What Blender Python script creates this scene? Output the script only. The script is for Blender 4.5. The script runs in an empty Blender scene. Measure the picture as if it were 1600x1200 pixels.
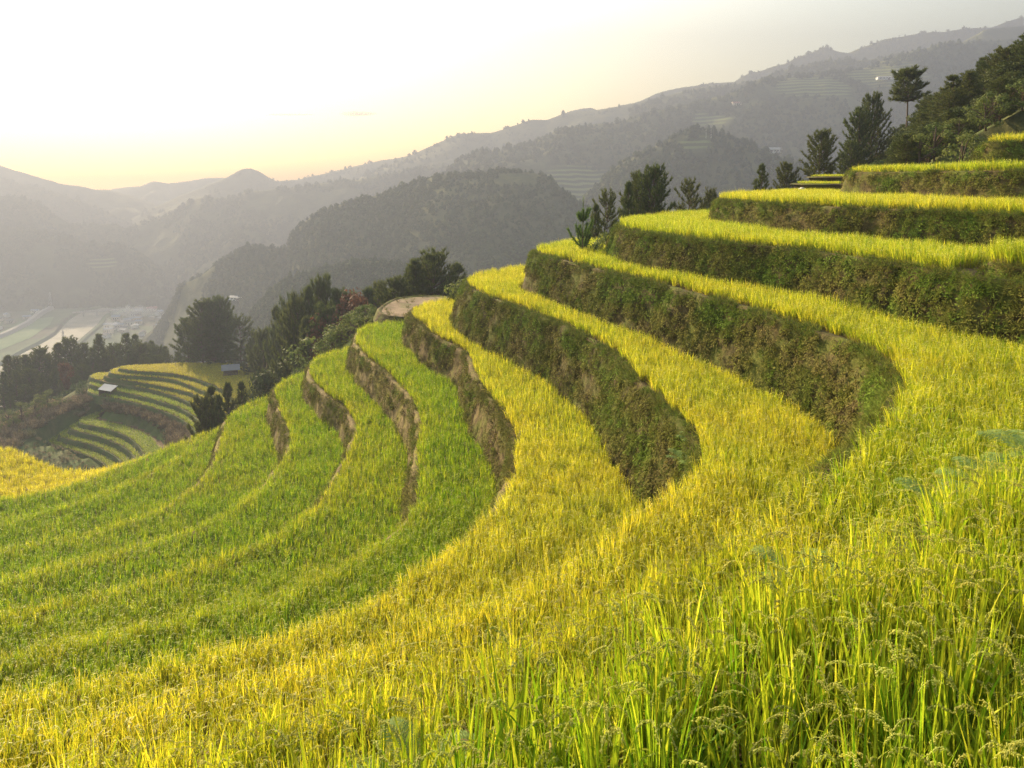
import bpy, math, random
import numpy as np
from mathutils import Vector
from mathutils.geometry import tessellate_polygon

random.seed(7)
RNG = np.random.default_rng(7)
sc = bpy.context.scene
COL = sc.collection

# ------------------------------------------------------------------ camera, sky, sun, exposure
cam_d = bpy.data.cameras.new('camera')
cam = bpy.data.objects.new('camera', cam_d)
COL.objects.link(cam)
CAM = np.array([0.0, 0.0, 3.1])
cam.location = CAM
cam.rotation_euler = (math.radians(86.0), 0, 0)
cam_d.sensor_width = 36.0
cam_d.lens = 27.05
cam_d.shift_y = -0.1487
cam_d.clip_start = 0.05
cam_d.clip_end = 30000
sc.camera = cam

SUN_AZ, SUN_EL = math.radians(-36.0), math.radians(20.0)
world = bpy.data.worlds.new('World')
sc.world = world
world.use_nodes = True
wn = world.node_tree
for n in list(wn.nodes):
    wn.nodes.remove(n)
sky = wn.nodes.new('ShaderNodeTexSky')
sky.sky_type = 'NISHITA'
sky.sun_disc = False
sky.sun_elevation = SUN_EL
sky.sun_rotation = SUN_AZ
sky.altitude = 900
sky.air_density = 1.8
sky.dust_density = 8.5
sky.ozone_density = 0.8
bg = wn.nodes.new('ShaderNodeBackground')
bg.inputs['Strength'].default_value = 0.088
wo = wn.nodes.new('ShaderNodeOutputWorld')
wn.links.new(sky.outputs['Color'], bg.inputs['Color'])
wn.links.new(bg.outputs['Background'], wo.inputs['Surface'])

sun_d = bpy.data.lights.new('sun', 'SUN')
sun_d.energy = 5.0
sun_d.angle = math.radians(1.5)
sun_d.color = (1.0, 0.80, 0.52)
sun = bpy.data.objects.new('sun', sun_d)
COL.objects.link(sun)
SUN_DIR = Vector((math.sin(SUN_AZ) * math.cos(SUN_EL), math.cos(SUN_AZ) * math.cos(SUN_EL), math.sin(SUN_EL)))
sun.rotation_euler = (-SUN_DIR).to_track_quat('-Z', 'Y').to_euler()

sc.render.engine = 'CYCLES'
cy = sc.cycles
cy.use_denoising = True
cy.denoiser = 'OPENIMAGEDENOISE'
cy.denoising_input_passes = 'RGB_ALBEDO_NORMAL'
cy.denoising_prefilter = 'NONE'
cy.max_bounces = 8
cy.diffuse_bounces = 3
cy.transmission_bounces = 5
cy.volume_bounces = 2
cy.caustics_reflective = False
cy.caustics_refractive = False
cy.sample_clamp_indirect = 6.0
sc.view_settings.view_transform = 'Standard'
sc.view_settings.look = 'None'
sc.view_settings.gamma = 1.0
sc.view_settings.use_curve_mapping = False
sc.view_settings.exposure = 2.8
HAZE_DENSITY = 0.00080
HAZE_G = 0.37

# ------------------------------------------------------------------ helpers
def fbm(x, y, z=None, octaves=4, seed=0, lac=2.1, gain=0.5):
    x = np.asarray(x, float); y = np.asarray(y, float)
    z = np.zeros_like(x) if z is None else np.asarray(z, float)
    tot = np.zeros_like(x); a = 1.0; s = 0.0
    for o in range(octaves):
        tot += a * vnoise(x, y, z, seed + o * 17); s += a
        x = x * lac + 13.1; y = y * lac + 7.7; z = z * lac + 3.3; a *= gain
    return tot / s

def _hash(i, j, k, seed):
    h = (i * 374761393 + j * 668265263 + k * 2147483647 + seed * 974634777) & 0xFFFFFFFF
    h = ((h ^ (h >> 13)) * 1274126177) & 0xFFFFFFFF
    h = h ^ (h >> 16)
    return (h & 0xFFFFFF) / float(0xFFFFFF)

def vnoise(x, y, z, seed):          # value noise in [-1, 1]
    xi = np.floor(x).astype(np.int64); yi = np.floor(y).astype(np.int64); zi = np.floor(z).astype(np.int64)
    fx = x - xi; fy = y - yi; fz = z - zi
    fx = fx * fx * (3 - 2 * fx); fy = fy * fy * (3 - 2 * fy); fz = fz * fz * (3 - 2 * fz)
    r = 0
    for dx in (0, 1):
        for dy in (0, 1):
            for dz in (0, 1):
                w = (fx if dx else 1 - fx) * (fy if dy else 1 - fy) * (fz if dz else 1 - fz)
                r = r + w * _hash(xi + dx, yi + dy, zi + dz, seed)
    return r * 2 - 1

def sstep(a, b, x):
    t = np.clip((x - a) / (b - a), 0, 1)
    return t * t * (3 - 2 * t)

def chaikin(P, n=2, closed=False):
    P = np.asarray(P, float)
    for _ in range(n):
        if closed:
            Q = np.roll(P, -1, 0)
            P = np.stack([.75 * P + .25 * Q, .25 * P + .75 * Q], 1).reshape(-1, P.shape[1])
        else:
            a, b = P[:-1], P[1:]
            M = np.stack([.75 * a + .25 * b, .25 * a + .75 * b], 1).reshape(-1, P.shape[1])
            P = np.vstack([P[:1], M, P[-1:]])
    return P

def resample(P, ds):
    P = np.asarray(P, float)
    L = np.concatenate([[0], np.cumsum(np.linalg.norm(np.diff(P, axis=0), axis=1))])
    n = max(2, int(L[-1] / ds) + 1)
    s = np.linspace(0, L[-1], n)
    return np.stack([np.interp(s, L, P[:, i]) for i in range(P.shape[1])], 1)

def seg_dist(X, Y, P, chunk=2500):
    """unsigned distance from points to the polyline P"""
    out = np.empty(len(X)); P = np.asarray(P, float)
    a = P[:-1]; d = P[1:] - a; dd = (d ** 2).sum(1) + 1e-12
    for s in range(0, len(X), chunk):
        px = X[s:s + chunk, None] - a[None, :, 0]; py = Y[s:s + chunk, None] - a[None, :, 1]
        t = np.clip((px * d[:, 0] + py * d[:, 1]) / dd, 0, 1)
        out[s:s + chunk] = np.sqrt(((px - t * d[:, 0]) ** 2 + (py - t * d[:, 1]) ** 2).min(1))
    return out

def inside(X, Y, P, chunk=2500):
    P = np.asarray(P, float); out = np.zeros(len(X), bool)
    a = P; b = np.roll(P, -1, 0)
    for s in range(0, len(X), chunk):
        x = X[s:s + chunk, None]; y = Y[s:s + chunk, None]
        c = ((a[:, 1] > y) != (b[:, 1] > y))
        with np.errstate(divide='ignore', invalid='ignore'):
            xi = (b[:, 0] - a[:, 0]) * (y - a[:, 1]) / (b[:, 1] - a[:, 1]) + a[:, 0]
        out[s:s + chunk] = (np.sum(c & (x < xi), 1) % 2) == 1
    return out

_SD = {}
def sdist(X, Y, P, exact=True):
    """signed distance (positive inside) to a closed outline; exact close to the edge, from a 1.5 m lattice elsewhere"""
    X = np.asarray(X, float).ravel(); Y = np.asarray(Y, float).ravel()
    key = id(P); R = np.vstack([P, P[:1]]); x0, y0, st, nx, ny = -270.0, -62.0, 1.5, 280, 330
    if key not in _SD:
        gx, gy = np.meshgrid(x0 + st * np.arange(nx), y0 + st * np.arange(ny)); gx = gx.ravel(); gy = gy.ravel()
        Q = np.vstack([resample(R, 2.0)])
        d = seg_dist(gx, gy, Q)
        _SD[key] = (np.where(inside(gx, gy, Q[:-1]), d, -d).reshape(ny, nx), P)
    G = _SD[key][0]
    u = np.clip((X - x0) / st, 0, nx - 1.001); v = np.clip((Y - y0) / st, 0, ny - 1.001)
    i = u.astype(int); j = v.astype(int); fu = u - i; fv = v - j
    d = (G[j, i] * (1 - fu) + G[j, i + 1] * fu) * (1 - fv) + (G[j + 1, i] * (1 - fu) + G[j + 1, i + 1] * fu) * fv
    if exact:
        m = np.abs(d) < 1.6
        if m.any():
            e = seg_dist(X[m], Y[m], R); d[m] = np.where(inside(X[m], Y[m], P), e, -e)
    return d

def mesh_from(name, V, Fs, mat=None, smooth=False, attrs=None, mats=None, midx=None):
    me = bpy.data.meshes.new(name)
    V = np.asarray(V, float)
    if isinstance(Fs, np.ndarray):
        n, k = Fs.shape
        me.vertices.add(len(V)); me.vertices.foreach_set('co', V.astype(np.float32).ravel())
        me.loops.add(n * k); me.loops.foreach_set('vertex_index', Fs.astype(np.int32).ravel())
        me.polygons.add(n); me.polygons.foreach_set('loop_start', np.arange(0, n * k, k, dtype=np.int32))
        me.update(calc_edges=True)
    else:
        me.from_pydata([tuple(v) for v in V], [], [tuple(f) for f in Fs]); me.update()
    if attrs:
        for an, (typ, data) in attrs.items():
            at = me.attributes.new(an, typ, 'POINT')
            key = {'FLOAT': 'value', 'INT': 'value', 'FLOAT_VECTOR': 'vector', 'FLOAT_COLOR': 'color'}[typ]
            arr = np.asarray(data)
            at.data.foreach_set(key, (arr.astype(np.int32) if typ == 'INT' else arr.astype(np.float32)).ravel())
    for m in (mats or ([mat] if mat else [])):
        me.materials.append(m)
    if midx is not None:
        me.polygons.foreach_set('material_index', np.asarray(midx, np.int32))
    if smooth:
        me.polygons.foreach_set('use_smooth', np.ones(len(me.polygons), bool))
    return me

def link(name, me, parent=None, loc=None):
    o = bpy.data.objects.new(name, me)
    COL.objects.link(o)
    if parent is not None:
        o.parent = parent
    if loc is not None:
        o.location = loc
    return o

def tag(o, label=None, cat=None, group=None, kind=None):
    if label: o['label'] = label
    if cat: o['category'] = cat
    if group: o['group'] = group
    if kind: o['kind'] = kind
    return o

def thing(name, label, cat, loc=(0, 0, 0), rz=0.0, group=None):
    o = bpy.data.objects.new(name, None)
    COL.objects.link(o)
    o.location = loc; o.rotation_euler = (0, 0, rz)
    o.empty_display_size = 0.2
    return tag(o, label, cat, group)

def dup(root, loc, rz, scale=1.0, label=None, group=None):
    r = root.copy(); COL.objects.link(r)
    r.location = loc; r.rotation_euler = (0, 0, rz); r.scale = (scale,) * 3 if np.isscalar(scale) else scale
    if label: r['label'] = label
    if group: r['group'] = group
    for ch in list(root.children):
        c = ch.copy(); COL.objects.link(c); c.parent = r
        for g in list(ch.children):
            d = g.copy(); COL.objects.link(d); d.parent = c
    return r

class MB:
    """gathers boxes / tubes / blades and builds ONE mesh"""
    def __init__(s): s.V = []; s.F = []; s.A = []
    def add(s, V, F, a=(0, 0, 0)):
        o = len(s.V)
        s.V += [tuple(v) for v in V]; s.F += [tuple(i + o for i in f) for f in F]
        if len(a) and np.isscalar(a[0]): s.A += [tuple(a) + (1,)] * len(V)
        else: s.A += [tuple(q) + (1,) for q in a]
    def box(s, c, d, rz=0.0):
        x, y, z = d[0] / 2, d[1] / 2, d[2] / 2
        ca, sa = math.cos(rz), math.sin(rz)
        V = [(c[0] + i * x * ca - j * y * sa, c[1] + i * x * sa + j * y * ca, c[2] + k * z) for i in (-1, 1) for j in (-1, 1) for k in (-1, 1)]
        s.add(V, [(0, 1, 3, 2), (4, 6, 7, 5), (0, 4, 5, 1), (2, 3, 7, 6), (0, 2, 6, 4), (1, 5, 7, 3)])
    def tube(s, P, R, n=6, a=(0, 0, 0)):
        P = [Vector(p) for p in P]; V = []; F = []
        for i, p in enumerate(P):
            d = (P[min(i + 1, len(P) - 1)] - P[max(i - 1, 0)]).normalized()
            u = d.orthogonal().normalized() if abs(d.z) < 0.99 else Vector((1, 0, 0))
            if abs(d.z) < 0.99: u = d.cross(Vector((0, 0, 1))).normalized()
            w = d.cross(u)
            for k in range(n):
                t = 2 * math.pi * k / n
                V.append(p + (u * math.cos(t) + w * math.sin(t)) * R[i])
        for i in range(len(P) - 1):
            for k in range(n):
                F.append((i * n + k, i * n + (k + 1) % n, (i + 1) * n + (k + 1) % n, (i + 1) * n + k))
        F.append(tuple(range(n))[::-1]); F.append(tuple((len(P) - 1) * n + k for k in range(n)))
        s.add(V, F, a)
    def mesh(s, name, mat, smooth=False, vc=False):
        at = {'vc': ('FLOAT_COLOR', np.array(s.A))} if vc else None
        return mesh_from(name, s.V, s.F, mat, smooth, at)

# ------------------------------------------------------------------ materials
def new_mat(name):
    m = bpy.data.materials.new(name); m.use_nodes = True
    nt = m.node_tree
    for n in list(nt.nodes): nt.nodes.remove(n)
    out = nt.nodes.new('ShaderNodeOutputMaterial')
    return m, nt, out

class NT:
    def __init__(s, nt): s.nt = nt
    def n(s, t, **kw):
        x = s.nt.nodes.new(t)
        for k, v in kw.items(): setattr(x, k, v)
        return x
    def set(s, sock, v):
        if isinstance(v, bpy.types.NodeSocket): s.nt.links.new(v, sock)
        else: sock.default_value = v
    def math(s, op, a, b=None, clamp=False):
        x = s.n('ShaderNodeMath', operation=op, use_clamp=clamp)
        s.set(x.inputs[0], a)
        if b is not None: s.set(x.inputs[1], b)
        return x.outputs[0]
    def mix(s, f, a, b):
        x = s.n('ShaderNodeMix', data_type='RGBA', clamp_factor=True)
        s.set(x.inputs[0], f)
        s.set(x.inputs[6], a if isinstance(a, bpy.types.NodeSocket) else tuple(a) + (1,))
        s.set(x.inputs[7], b if isinstance(b, bpy.types.NodeSocket) else tuple(b) + (1,))
        return x.outputs[2]
    def ramp(s, f, lo, hi):
        x = s.n('ShaderNodeMapRange', clamp=True, interpolation_type='SMOOTHSTEP')
        s.set(x.inputs[0], f); x.inputs[1].default_value = lo; x.inputs[2].default_value = hi
        return x.outputs[0]
    def noise(s, scale, detail=4, rough=0.55, vec=None, out=0, dist=0.0):
        x = s.n('ShaderNodeTexNoise')
        x.inputs['Scale'].default_value = scale; x.inputs['Detail'].default_value = detail
        x.inputs['Roughness'].default_value = rough; x.inputs['Distortion'].default_value = dist
        if vec is not None: s.nt.links.new(vec, x.inputs['Vector'])
        return x.outputs[out]
    def attr(s, name, typ='GEOMETRY', out='Fac'):
        x = s.n('ShaderNodeAttribute', attribute_type=typ); x.attribute_name = name
        return x.outputs[out]
    def bsdf(s, col, rough=0.8, spec=0.3, normal=None):
        x = s.n('ShaderNodeBsdfPrincipled')
        s.set(x.inputs['Base Color'], col if isinstance(col, bpy.types.NodeSocket) else tuple(col) + (1,))
        s.set(x.inputs['Roughness'], rough)
        x.inputs['Specular IOR Level'].default_value = spec
        if normal is not None: s.nt.links.new(normal, x.inputs['Normal'])
        return x.outputs[0]
    def bump(s, h, strength=0.5, dist=0.1):
        x = s.n('ShaderNodeBump'); x.inputs['Strength'].default_value = strength; x.inputs['Distance'].default_value = dist
        s.nt.links.new(h, x.inputs['Height'])
        return x.outputs[0]
    def leaf(s, col, tcol, tfac, rough=0.5, spec=0.3):
        tr = s.n('ShaderNodeBsdfTranslucent'); s.set(tr.inputs['Color'], tcol)
        mx = s.n('ShaderNodeMixShader'); mx.inputs[0].default_value = tfac
        s.nt.links.new(s.bsdf(col, rough, spec), mx.inputs[1]); s.nt.links.new(tr.outputs[0], mx.inputs[2])
        return mx.outputs[0]

def rice_material():
    m, nt, out = new_mat('rice_leaf'); b = NT(nt)
    vc = b.n('ShaderNodeAttribute', attribute_type='GEOMETRY'); vc.attribute_name = 'vc'
    sep = b.n('ShaderNodeSeparateColor'); nt.links.new(vc.outputs['Color'], sep.inputs[0])
    t, rnd, kind = sep.outputs[0], sep.outputs[1], sep.outputs[2]
    tint = b.attr('tint', 'INSTANCER'); bri = b.attr('bri', 'INSTANCER')
    y = b.math('ADD', tint, b.math('MULTIPLY', b.math('SUBTRACT', rnd, 0.5), 0.55), True)
    green = b.mix(rnd, (0.105, 0.235, 0.006), (0.260, 0.420, 0.014))
    gold = b.mix(rnd, (0.400, 0.372, 0.012), (0.710, 0.590, 0.040))
    leaf = b.mix(y, green, gold)
    leaf = b.mix(b.math('MULTIPLY', b.ramp(t, 0.45, 0.0), 0.6), leaf, (0.20, 0.15, 0.035))   # straw-brown sheaths at the foot
    dry = b.mix(rnd, (0.40, 0.24, 0.08), (0.52, 0.38, 0.16))
    pan = b.mix(y, (0.50, 0.55, 0.11), (0.62, 0.54, 0.13))
    c = b.mix(b.ramp(kind, 0.3, 0.31), leaf, dry)
    c = b.mix(b.ramp(kind, 0.8, 0.81), c, pan)
    mul = b.n('ShaderNodeVectorMath', operation='SCALE'); nt.links.new(c, mul.inputs[0]); nt.links.new(bri, mul.inputs['Scale'])
    c = mul.outputs[0]
    nt.links.new(b.leaf(c, c, 0.55, 0.55, 0.13), out.inputs[0])
    return m

def foliage_material(name, dark, light, warm=None, tfac=0.3, use_obj=True):
    m, nt, out = new_mat(name); b = NT(nt)
    vc = b.n('ShaderNodeAttribute', attribute_type='GEOMETRY'); vc.attribute_name = 'vc'
    sep = b.n('ShaderNodeSeparateColor'); nt.links.new(vc.outputs['Color'], sep.inputs[0])
    c = b.mix(sep.outputs[1], dark, light)
    if use_obj:
        oi = b.n('ShaderNodeObjectInfo')
        c = b.mix(b.math('MULTIPLY', oi.outputs['Random'], 0.45), c, warm or light)
    nt.links.new(b.leaf(c, c, tfac, 0.7, 0.08), out.inputs[0])
    return m

def tint_foliage_material(name, a, bcol, ccol, tfac=0.25):
    """colour picked per instance: tint 0..0.5 a->b, 0.5..1 b->c"""
    m, nt, out = new_mat(name); b = NT(nt)
    vc = b.n('ShaderNodeAttribute', attribute_type='GEOMETRY'); vc.attribute_name = 'vc'
    sep = b.n('ShaderNodeSeparateColor'); nt.links.new(vc.outputs['Color'], sep.inputs[0])
    tint = b.attr('tint', 'INSTANCER')
    c = b.mix(b.ramp(tint, 0.0, 0.5), a, bcol); c = b.mix(b.ramp(tint, 0.5, 1.0), c, ccol)
    hs = b.n('ShaderNodeHueSaturation'); nt.links.new(c, hs.inputs['Color'])
    nt.links.new(b.math('ADD', b.math('MULTIPLY', sep.outputs[1], 0.8), 0.6), hs.inputs['Value'])
    nt.links.new(b.leaf(hs.outputs[0], hs.outputs[0], tfac, 0.85, 0.04), out.inputs[0])
    return m

def soil_material(name, a, bcol, scale=3.0, green=None, gthr=(0.5, 0.65), bumpd=0.05, moss_scale=0.7):
    m, nt, out = new_mat(name); b = NT(nt)
    geo = b.n('ShaderNodeNewGeometry'); pos = geo.outputs['Position']
    f = b.noise(scale, 6, 0.65, pos)
    c = b.mix(b.ramp(f, 0.35, 0.65), a, bcol)
    if green is not None:
        g = b.noise(moss_scale, 5, 0.65, pos)
        c = b.mix(b.ramp(g, *gthr), c, green)
    nrm = b.bump(b.noise(scale * 4, 6, 0.7, pos), 0.7, bumpd)
    nt.links.new(b.bsdf(c, 0.95, 0.1, nrm), out.inputs[0])
    return m

def plain_material(name, col, rough=0.8, var=0.25, scale=2.0, spec=0.3):
    m, nt, out = new_mat(name); b = NT(nt)
    tc = b.n('ShaderNodeTexCoord')
    f = b.noise(scale, 5, 0.6, tc.outputs['Object'])
    lo = tuple(x * (1 - var) for x in col); hi = tuple(min(1, x * (1 + var)) for x in col)
    nt.links.new(b.bsdf(b.mix(f, lo, hi), rough, spec), out.inputs[0])
    return m

M_RICE = rice_material()
M_SOIL = soil_material('paddy_soil', (0.08, 0.05, 0.025), (0.15, 0.10, 0.05))
M_BANK_GREEN = soil_material('grassy_bank', (0.042, 0.033, 0.012), (0.092, 0.070, 0.026), 2.2, (0.075, 0.085, 0.013), (0.42, 0.62), 0.08)
M_BANK_BROWN = soil_material('earth_bank', (0.095, 0.070, 0.028), (0.185, 0.140, 0.062), 2.5, (0.16, 0.14, 0.028), (0.46, 0.66), 0.07)
M_WEED = tint_foliage_material('bank_weed', (0.118, 0.090, 0.032), (0.120, 0.118, 0.021), (0.098, 0.145, 0.016))
M_HILLSIDE = soil_material('hillside_ground', (0.05, 0.055, 0.018), (0.10, 0.095, 0.035), 0.5, (0.06, 0.085, 0.02), (0.4, 0.6), 0.2, 0.08)
M_DIRT = soil_material('bare_dirt', (0.13, 0.092, 0.056), (0.21, 0.150, 0.094), 0.7, (0.11, 0.10, 0.04), (0.50, 0.66), 0.1, 0.5)
M_PINE = foliage_material('pine_needles', (0.038, 0.056, 0.016), (0.095, 0.120, 0.030), (0.105, 0.100, 0.032), 0.32)
M_PINE_YOUNG = foliage_material('young_pine_needles', (0.045, 0.085, 0.020), (0.10, 0.16, 0.03), None, 0.3)
M_RED = foliage_material('red_autumn_leaves', (0.065, 0.034, 0.016), (0.13, 0.055, 0.028), None, 0.3)
M_BROAD = foliage_material('broadleaf_leaves', (0.026, 0.042, 0.012), (0.072, 0.088, 0.024), (0.065, 0.072, 0.018), 0.3)
M_SHRUB = foliage_material('shrub_leaves', (0.055, 0.085, 0.022), (0.14, 0.17, 0.045), (0.16, 0.16, 0.04), 0.35)
M_BARK = plain_material('bark', (0.10, 0.070, 0.050), 0.9, 0.4, 6.0, 0.1)
M_FERN = foliage_material('fern_fronds', (0.15, 0.22, 0.055), (0.26, 0.36, 0.11), None, 0.35, False)
M_FOREST = tint_foliage_material('far_tree_leaves', (0.032, 0.046, 0.018), (0.052, 0.068, 0.024), (0.080, 0.092, 0.032), 0.10)
M_DRY = tint_foliage_material('dry_brush_stems', (0.13, 0.095, 0.055), (0.20, 0.15, 0.085), (0.085, 0.10, 0.030))

# ------------------------------------------------------------------ terraced paddies: contour lines in plan (metres)
Z = dict(a=4.9, b=3.36, q=0.35, c=1.62, d=0, e=-2.0, f=-4.65, g=-7.8, h=-10.2, i=-12.5, j=-14.3, k=-16.3, l=-18.0, m=-19.4, n=-20.6, o=-21.6, p=-22.6)
LIP = {
'a': [(80,42),(42,43.5),(31,44.8),(26.6,44.0),(25.4,41.6),(26.2,40.4),(28.8,39.8),(36,37),(56,24)],
'b': [(80,46),(44,47.5),(28,50.5),(23.2,52.4),(21.6,50.2),(22.4,45.8),(23.1,40.6),(23.7,37),(25.2,35.2),(32,32),(50,16)],
'c': [(60.00,82.00),(30.00,68.00),(18.00,58.00),(13.30,51.50),(13.1,48.0),(13.7,43.8),(15.4,37.1),(16.9,34.2),(18.2,31.7),(19.3,28.6),(22.5,26.8),(23.00,20.00),(18.00,13.50),(12.00,8.00),(7.00,4.00),(3.00,1.20),(0.00,-0.30),(-5.00,-2.00),(-14.00,-6.00),(-28.00,-18.00)],
'q': [(40,26),(19,26.2),(16.4,25.6),(15.2,24.6),(15.0,23.7),(15.2,22.9),(15.9,21.9),(17.1,20.2),(18.0,18.5),(18.2,16.5),(24,13.5)],
'd': [(60,92),(26,74),(11.5,60),(7.2,51.5),(6.45,48.38),(6.51,45.42),(7.40,41.83),(8.35,39.4),(9.23,37.2),(10.26,35.3),(11.40,33.6),(12.5,31.6),(13.1,29.02),(13.5,26.6),(13.9,24.3),(14.2,23.1),(14.8,22.0),(15.4,20.4),(15.00,17.50),(12.00,13.50),(8.50,10.00),(4.87,7.15),(3.43,6.29),(2.88,5.61),(2.41,5.30),(1.79,4.84),(1.16,4.49),(0.52,4.01),(-0.30,3.50),(-0.82,3.10),(-3.00,2.20),(-7.00,0.40),(-13.00,-3.00),(-32.00,-18.00)],
'e': [(60,98),(20,76),(6.0,62),(2,54.8),(1.14,50.38),(2.04,48.2),(3.3,44.70),(4.5,41.0),(5.93,37.6),(7.20,34.35),(8.14,31.10),(8.75,29.0),(9.2,27.1),(9.64,25.3),(9.94,23.61),(10.08,22.27),(9.92,20.91),(9.50,19.32),(9.13,18.29),(8.26,16.81),(7.75,15.88),(7.03,14.86),(6.45,14.13),(5.5,12.9),(3.55,10.38),(2.16,8.98),(1.13,8.17),(0.00,7.26),(-1.14,6.58),(-2.15,6.16),(-3.87,5.52),(-8.00,4.00),(-14.00,0.00),(-40.00,-18.00)],
'f': [(60,104),(12,74),(1,65),(-2.6,60.5),(-4.06,60.53),(-2.90,55.6),(-1.4,52.0),(0.4,48.2),(1.87,44.9),(3.09,41.8),(4.05,38.42),(4.65,35.3),(4.95,32.6),(5.1,30.3),(5.36,28.14),(5.63,26.01),(5.69,24.36),(5.61,23.06),(5.25,21.60),(4.64,20.35),(4.0,19.2),(1.33,15.44),(-0.24,13.9),(-1.81,12.9),(-4.08,11.75),(-5.44,11.3),(-6.48,10.9),(-7.29,10.44),(-12.00,8.60),(-20.00,4.50),(-48.00,-14.00)],
'g': [(60,116),(8,80),(-4.5,69),(-8.3,63.6),(-8.70,63.53),(-7.48,59.32),(-5.78,54.94),(-3.74,50.9),(-2.85,48.0),(-2.4,44.79),(-1.74,41.2),(-1.0,38.2),(-0.45,35.72),(-0.08,33.28),(0.02,31.07),(0.02,28.56),(-0.2,26.6),(-1.4,23.0),(-3.08,20.2),(-4.83,18.7),(-6.12,17.69),(-8.17,16.82),(-9.50,16.21),(-10.94,15.71),(-16.00,14.00),(-26.00,9.50),(-56.00,-8.00)],
'h': [(60,128),(4,88),(-10.5,76.5),(-14.8,71.6),(-13.94,66.20),(-12.45,62.03),(-10.38,57.4),(-8.3,52.63),(-6.85,49.20),(-6.0,46.06),(-5.5,43.06),(-5.05,39.6),(-4.8,37.21),(-4.6,35.3),(-4.41,34.0),(-4.38,32.0),(-4.9,29.2),(-6.73,26.08),(-9.20,23.9),(-15.11,21.80),(-22.00,19.50),(-34.00,14.00),(-66.00,-2.00)],
'i': [(60,140),(0,90),(-14.5,78),(-18.9,72.2),(-18.33,67.19),(-16.82,63.3),(-14.35,58.84),(-12.28,55.08),(-10.95,52.17),(-10.5,50.0),(-10.4,47.5),(-10.2,43.5),(-10.12,39.77),(-10.74,36.2),(-11.6,34.5),(-13.34,32.68),(-15.83,30.63),(-19.69,28.50),(-28.00,26.00),(-40.00,20.00),(-76.00,4.00)],
'j': [(60,152),(-4,90),(-17.5,80),(-22.2,73.4),(-22.00,68.7),(-19.87,63.69),(-17.85,58.71),(-16.4,55.2),(-16.0,52.6),(-15.84,47.87),(-16.04,44.5),(-16.8,42.41),(-18.18,40.41),(-19.87,38.7),(-22.33,37.1),(-24.37,35.6),(-32.00,32.00),(-46.00,26.00),(-86.00,10.00)],
'k': [(60,164),(-8,94),(-21.5,81),(-26.3,73.2),(-26.13,67.96),(-24.93,64.03),(-23.9,60.3),(-22.9,55.98),(-22.9,51.5),(-23.47,48.9),(-24.5,47.3),(-27.23,45.37),(-30.14,43.89),(-40.00,41.00),(-54.00,34.00),(-96.00,16.00)],
'l': [(60,176),(-12,97),(-22,82),(-26.5,76),(-28.06,71.5),(-28.7,64.4),(-29.98,59.3),(-32.0,54.89),(-35.09,51.4),(-44,47),(-60,40),(-100,22)],
'm': [(60,188),(-16,100),(-24,85),(-30.5,77),(-34,70),(-35.47,65.53),(-37.75,62.0),(-40.74,59.59),(-50,54.5),(-66,46),(-110,28)],
'n': [(60,200),(-20,103),(-27,88),(-32,79),(-35.8,73),(-37.61,69.6),(-39.94,66.89),(-44.42,65.04),(-56,60),(-72,52),(-120,34)],
'o': [(60,212),(-22,106),(-28,91),(-33,82),(-37,76),(-39.51,73.5),(-42.46,71.3),(-45.69,71.3),(-49.17,71.6),(-60,70),(-78,60),(-126,40)],
'p': [(60,224),(-25,109),(-30,93),(-34,85),(-38.5,79),(-41.08,76.5),(-42.95,75.4),(-46.11,76.6),(-49.73,78.94),(-53.13,81.64),(-57,83),(-70,82),(-90,74),(-132,50)],
}
for k, f in (('e', 5.1 / 5.0), ('f', 7.75 / 8.3), ('g', 10.9 / 11.4)):
    LIP[k] = [(x * f, y * f) if 0 < y < 66.5 and -30 < x < 12 and (x, y) not in LIP[k][:4] else (x, y) for x, y in LIP[k]]
for k, f in (('h', .930), ('i', .912), ('j', .892), ('k', .878), ('l', .8755), ('m', .869), ('n', .868), ('o', .867), ('p', .865)):
    LIP[k] = [(x * f, y * f) for x, y in LIP[k]]
ORDER = ['a', 'b', 'c', 'd', 'e', 'f', 'g', 'h', 'i', 'j', 'k', 'l', 'm', 'n', 'o', 'p']
CLOSE = {k: [(-130, -60), (160, -60), (160, 230)] for k in LIP}
CLOSE['a'] = [(90, 30), (90, 42)]
CLOSE['b'] = [(90, 14), (90, 46)]
CLOSE['q'] = [(40, 19)]
LINE = {k: resample(chaikin(P, 3), 0.35) for k, P in LIP.items()}
for k in LINE:    # hand-dug edges are never quite smooth
    P = LINE[k]; T = np.gradient(P, axis=0); T /= np.linalg.norm(T, axis=1)[:, None]
    wob = fbm(P[:, 0] * .45, P[:, 1] * .45, octaves=3, seed=3) * 0.20 + fbm(P[:, 0] * 1.6, P[:, 1] * 1.6, octaves=2, seed=6) * 0.07
    LINE[k] = P + np.stack([T[:, 1], -T[:, 0]], 1) * wob[:, None]
POLY = {k: np.vstack([resample(LINE[k], 0.7), CLOSE[k]]) for k in LIP}
NEXT = {'a': 'b', 'b': 'c', 'c': 'd', 'q': 'd', 'p': None}
for u, v in zip(ORDER[2:-1], ORDER[3:]): NEXT[u] = v
RISE = {k: (Z[k] - Z[NEXT[k]]) if NEXT[k] else 2.0 for k in LIP}
BATTER = {k: 0.12 + (0.27 if k < 'g' or k == 'q' else 0.19) * RISE[k] for k in LIP}

def in_view(X, Y, margin=0.10, far=140, near=-2.5):
    return (np.abs(X) < (0.6656 + margin) * np.maximum(Y, 0) + 2.2) & (Y > near) & (Y < far)

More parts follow.
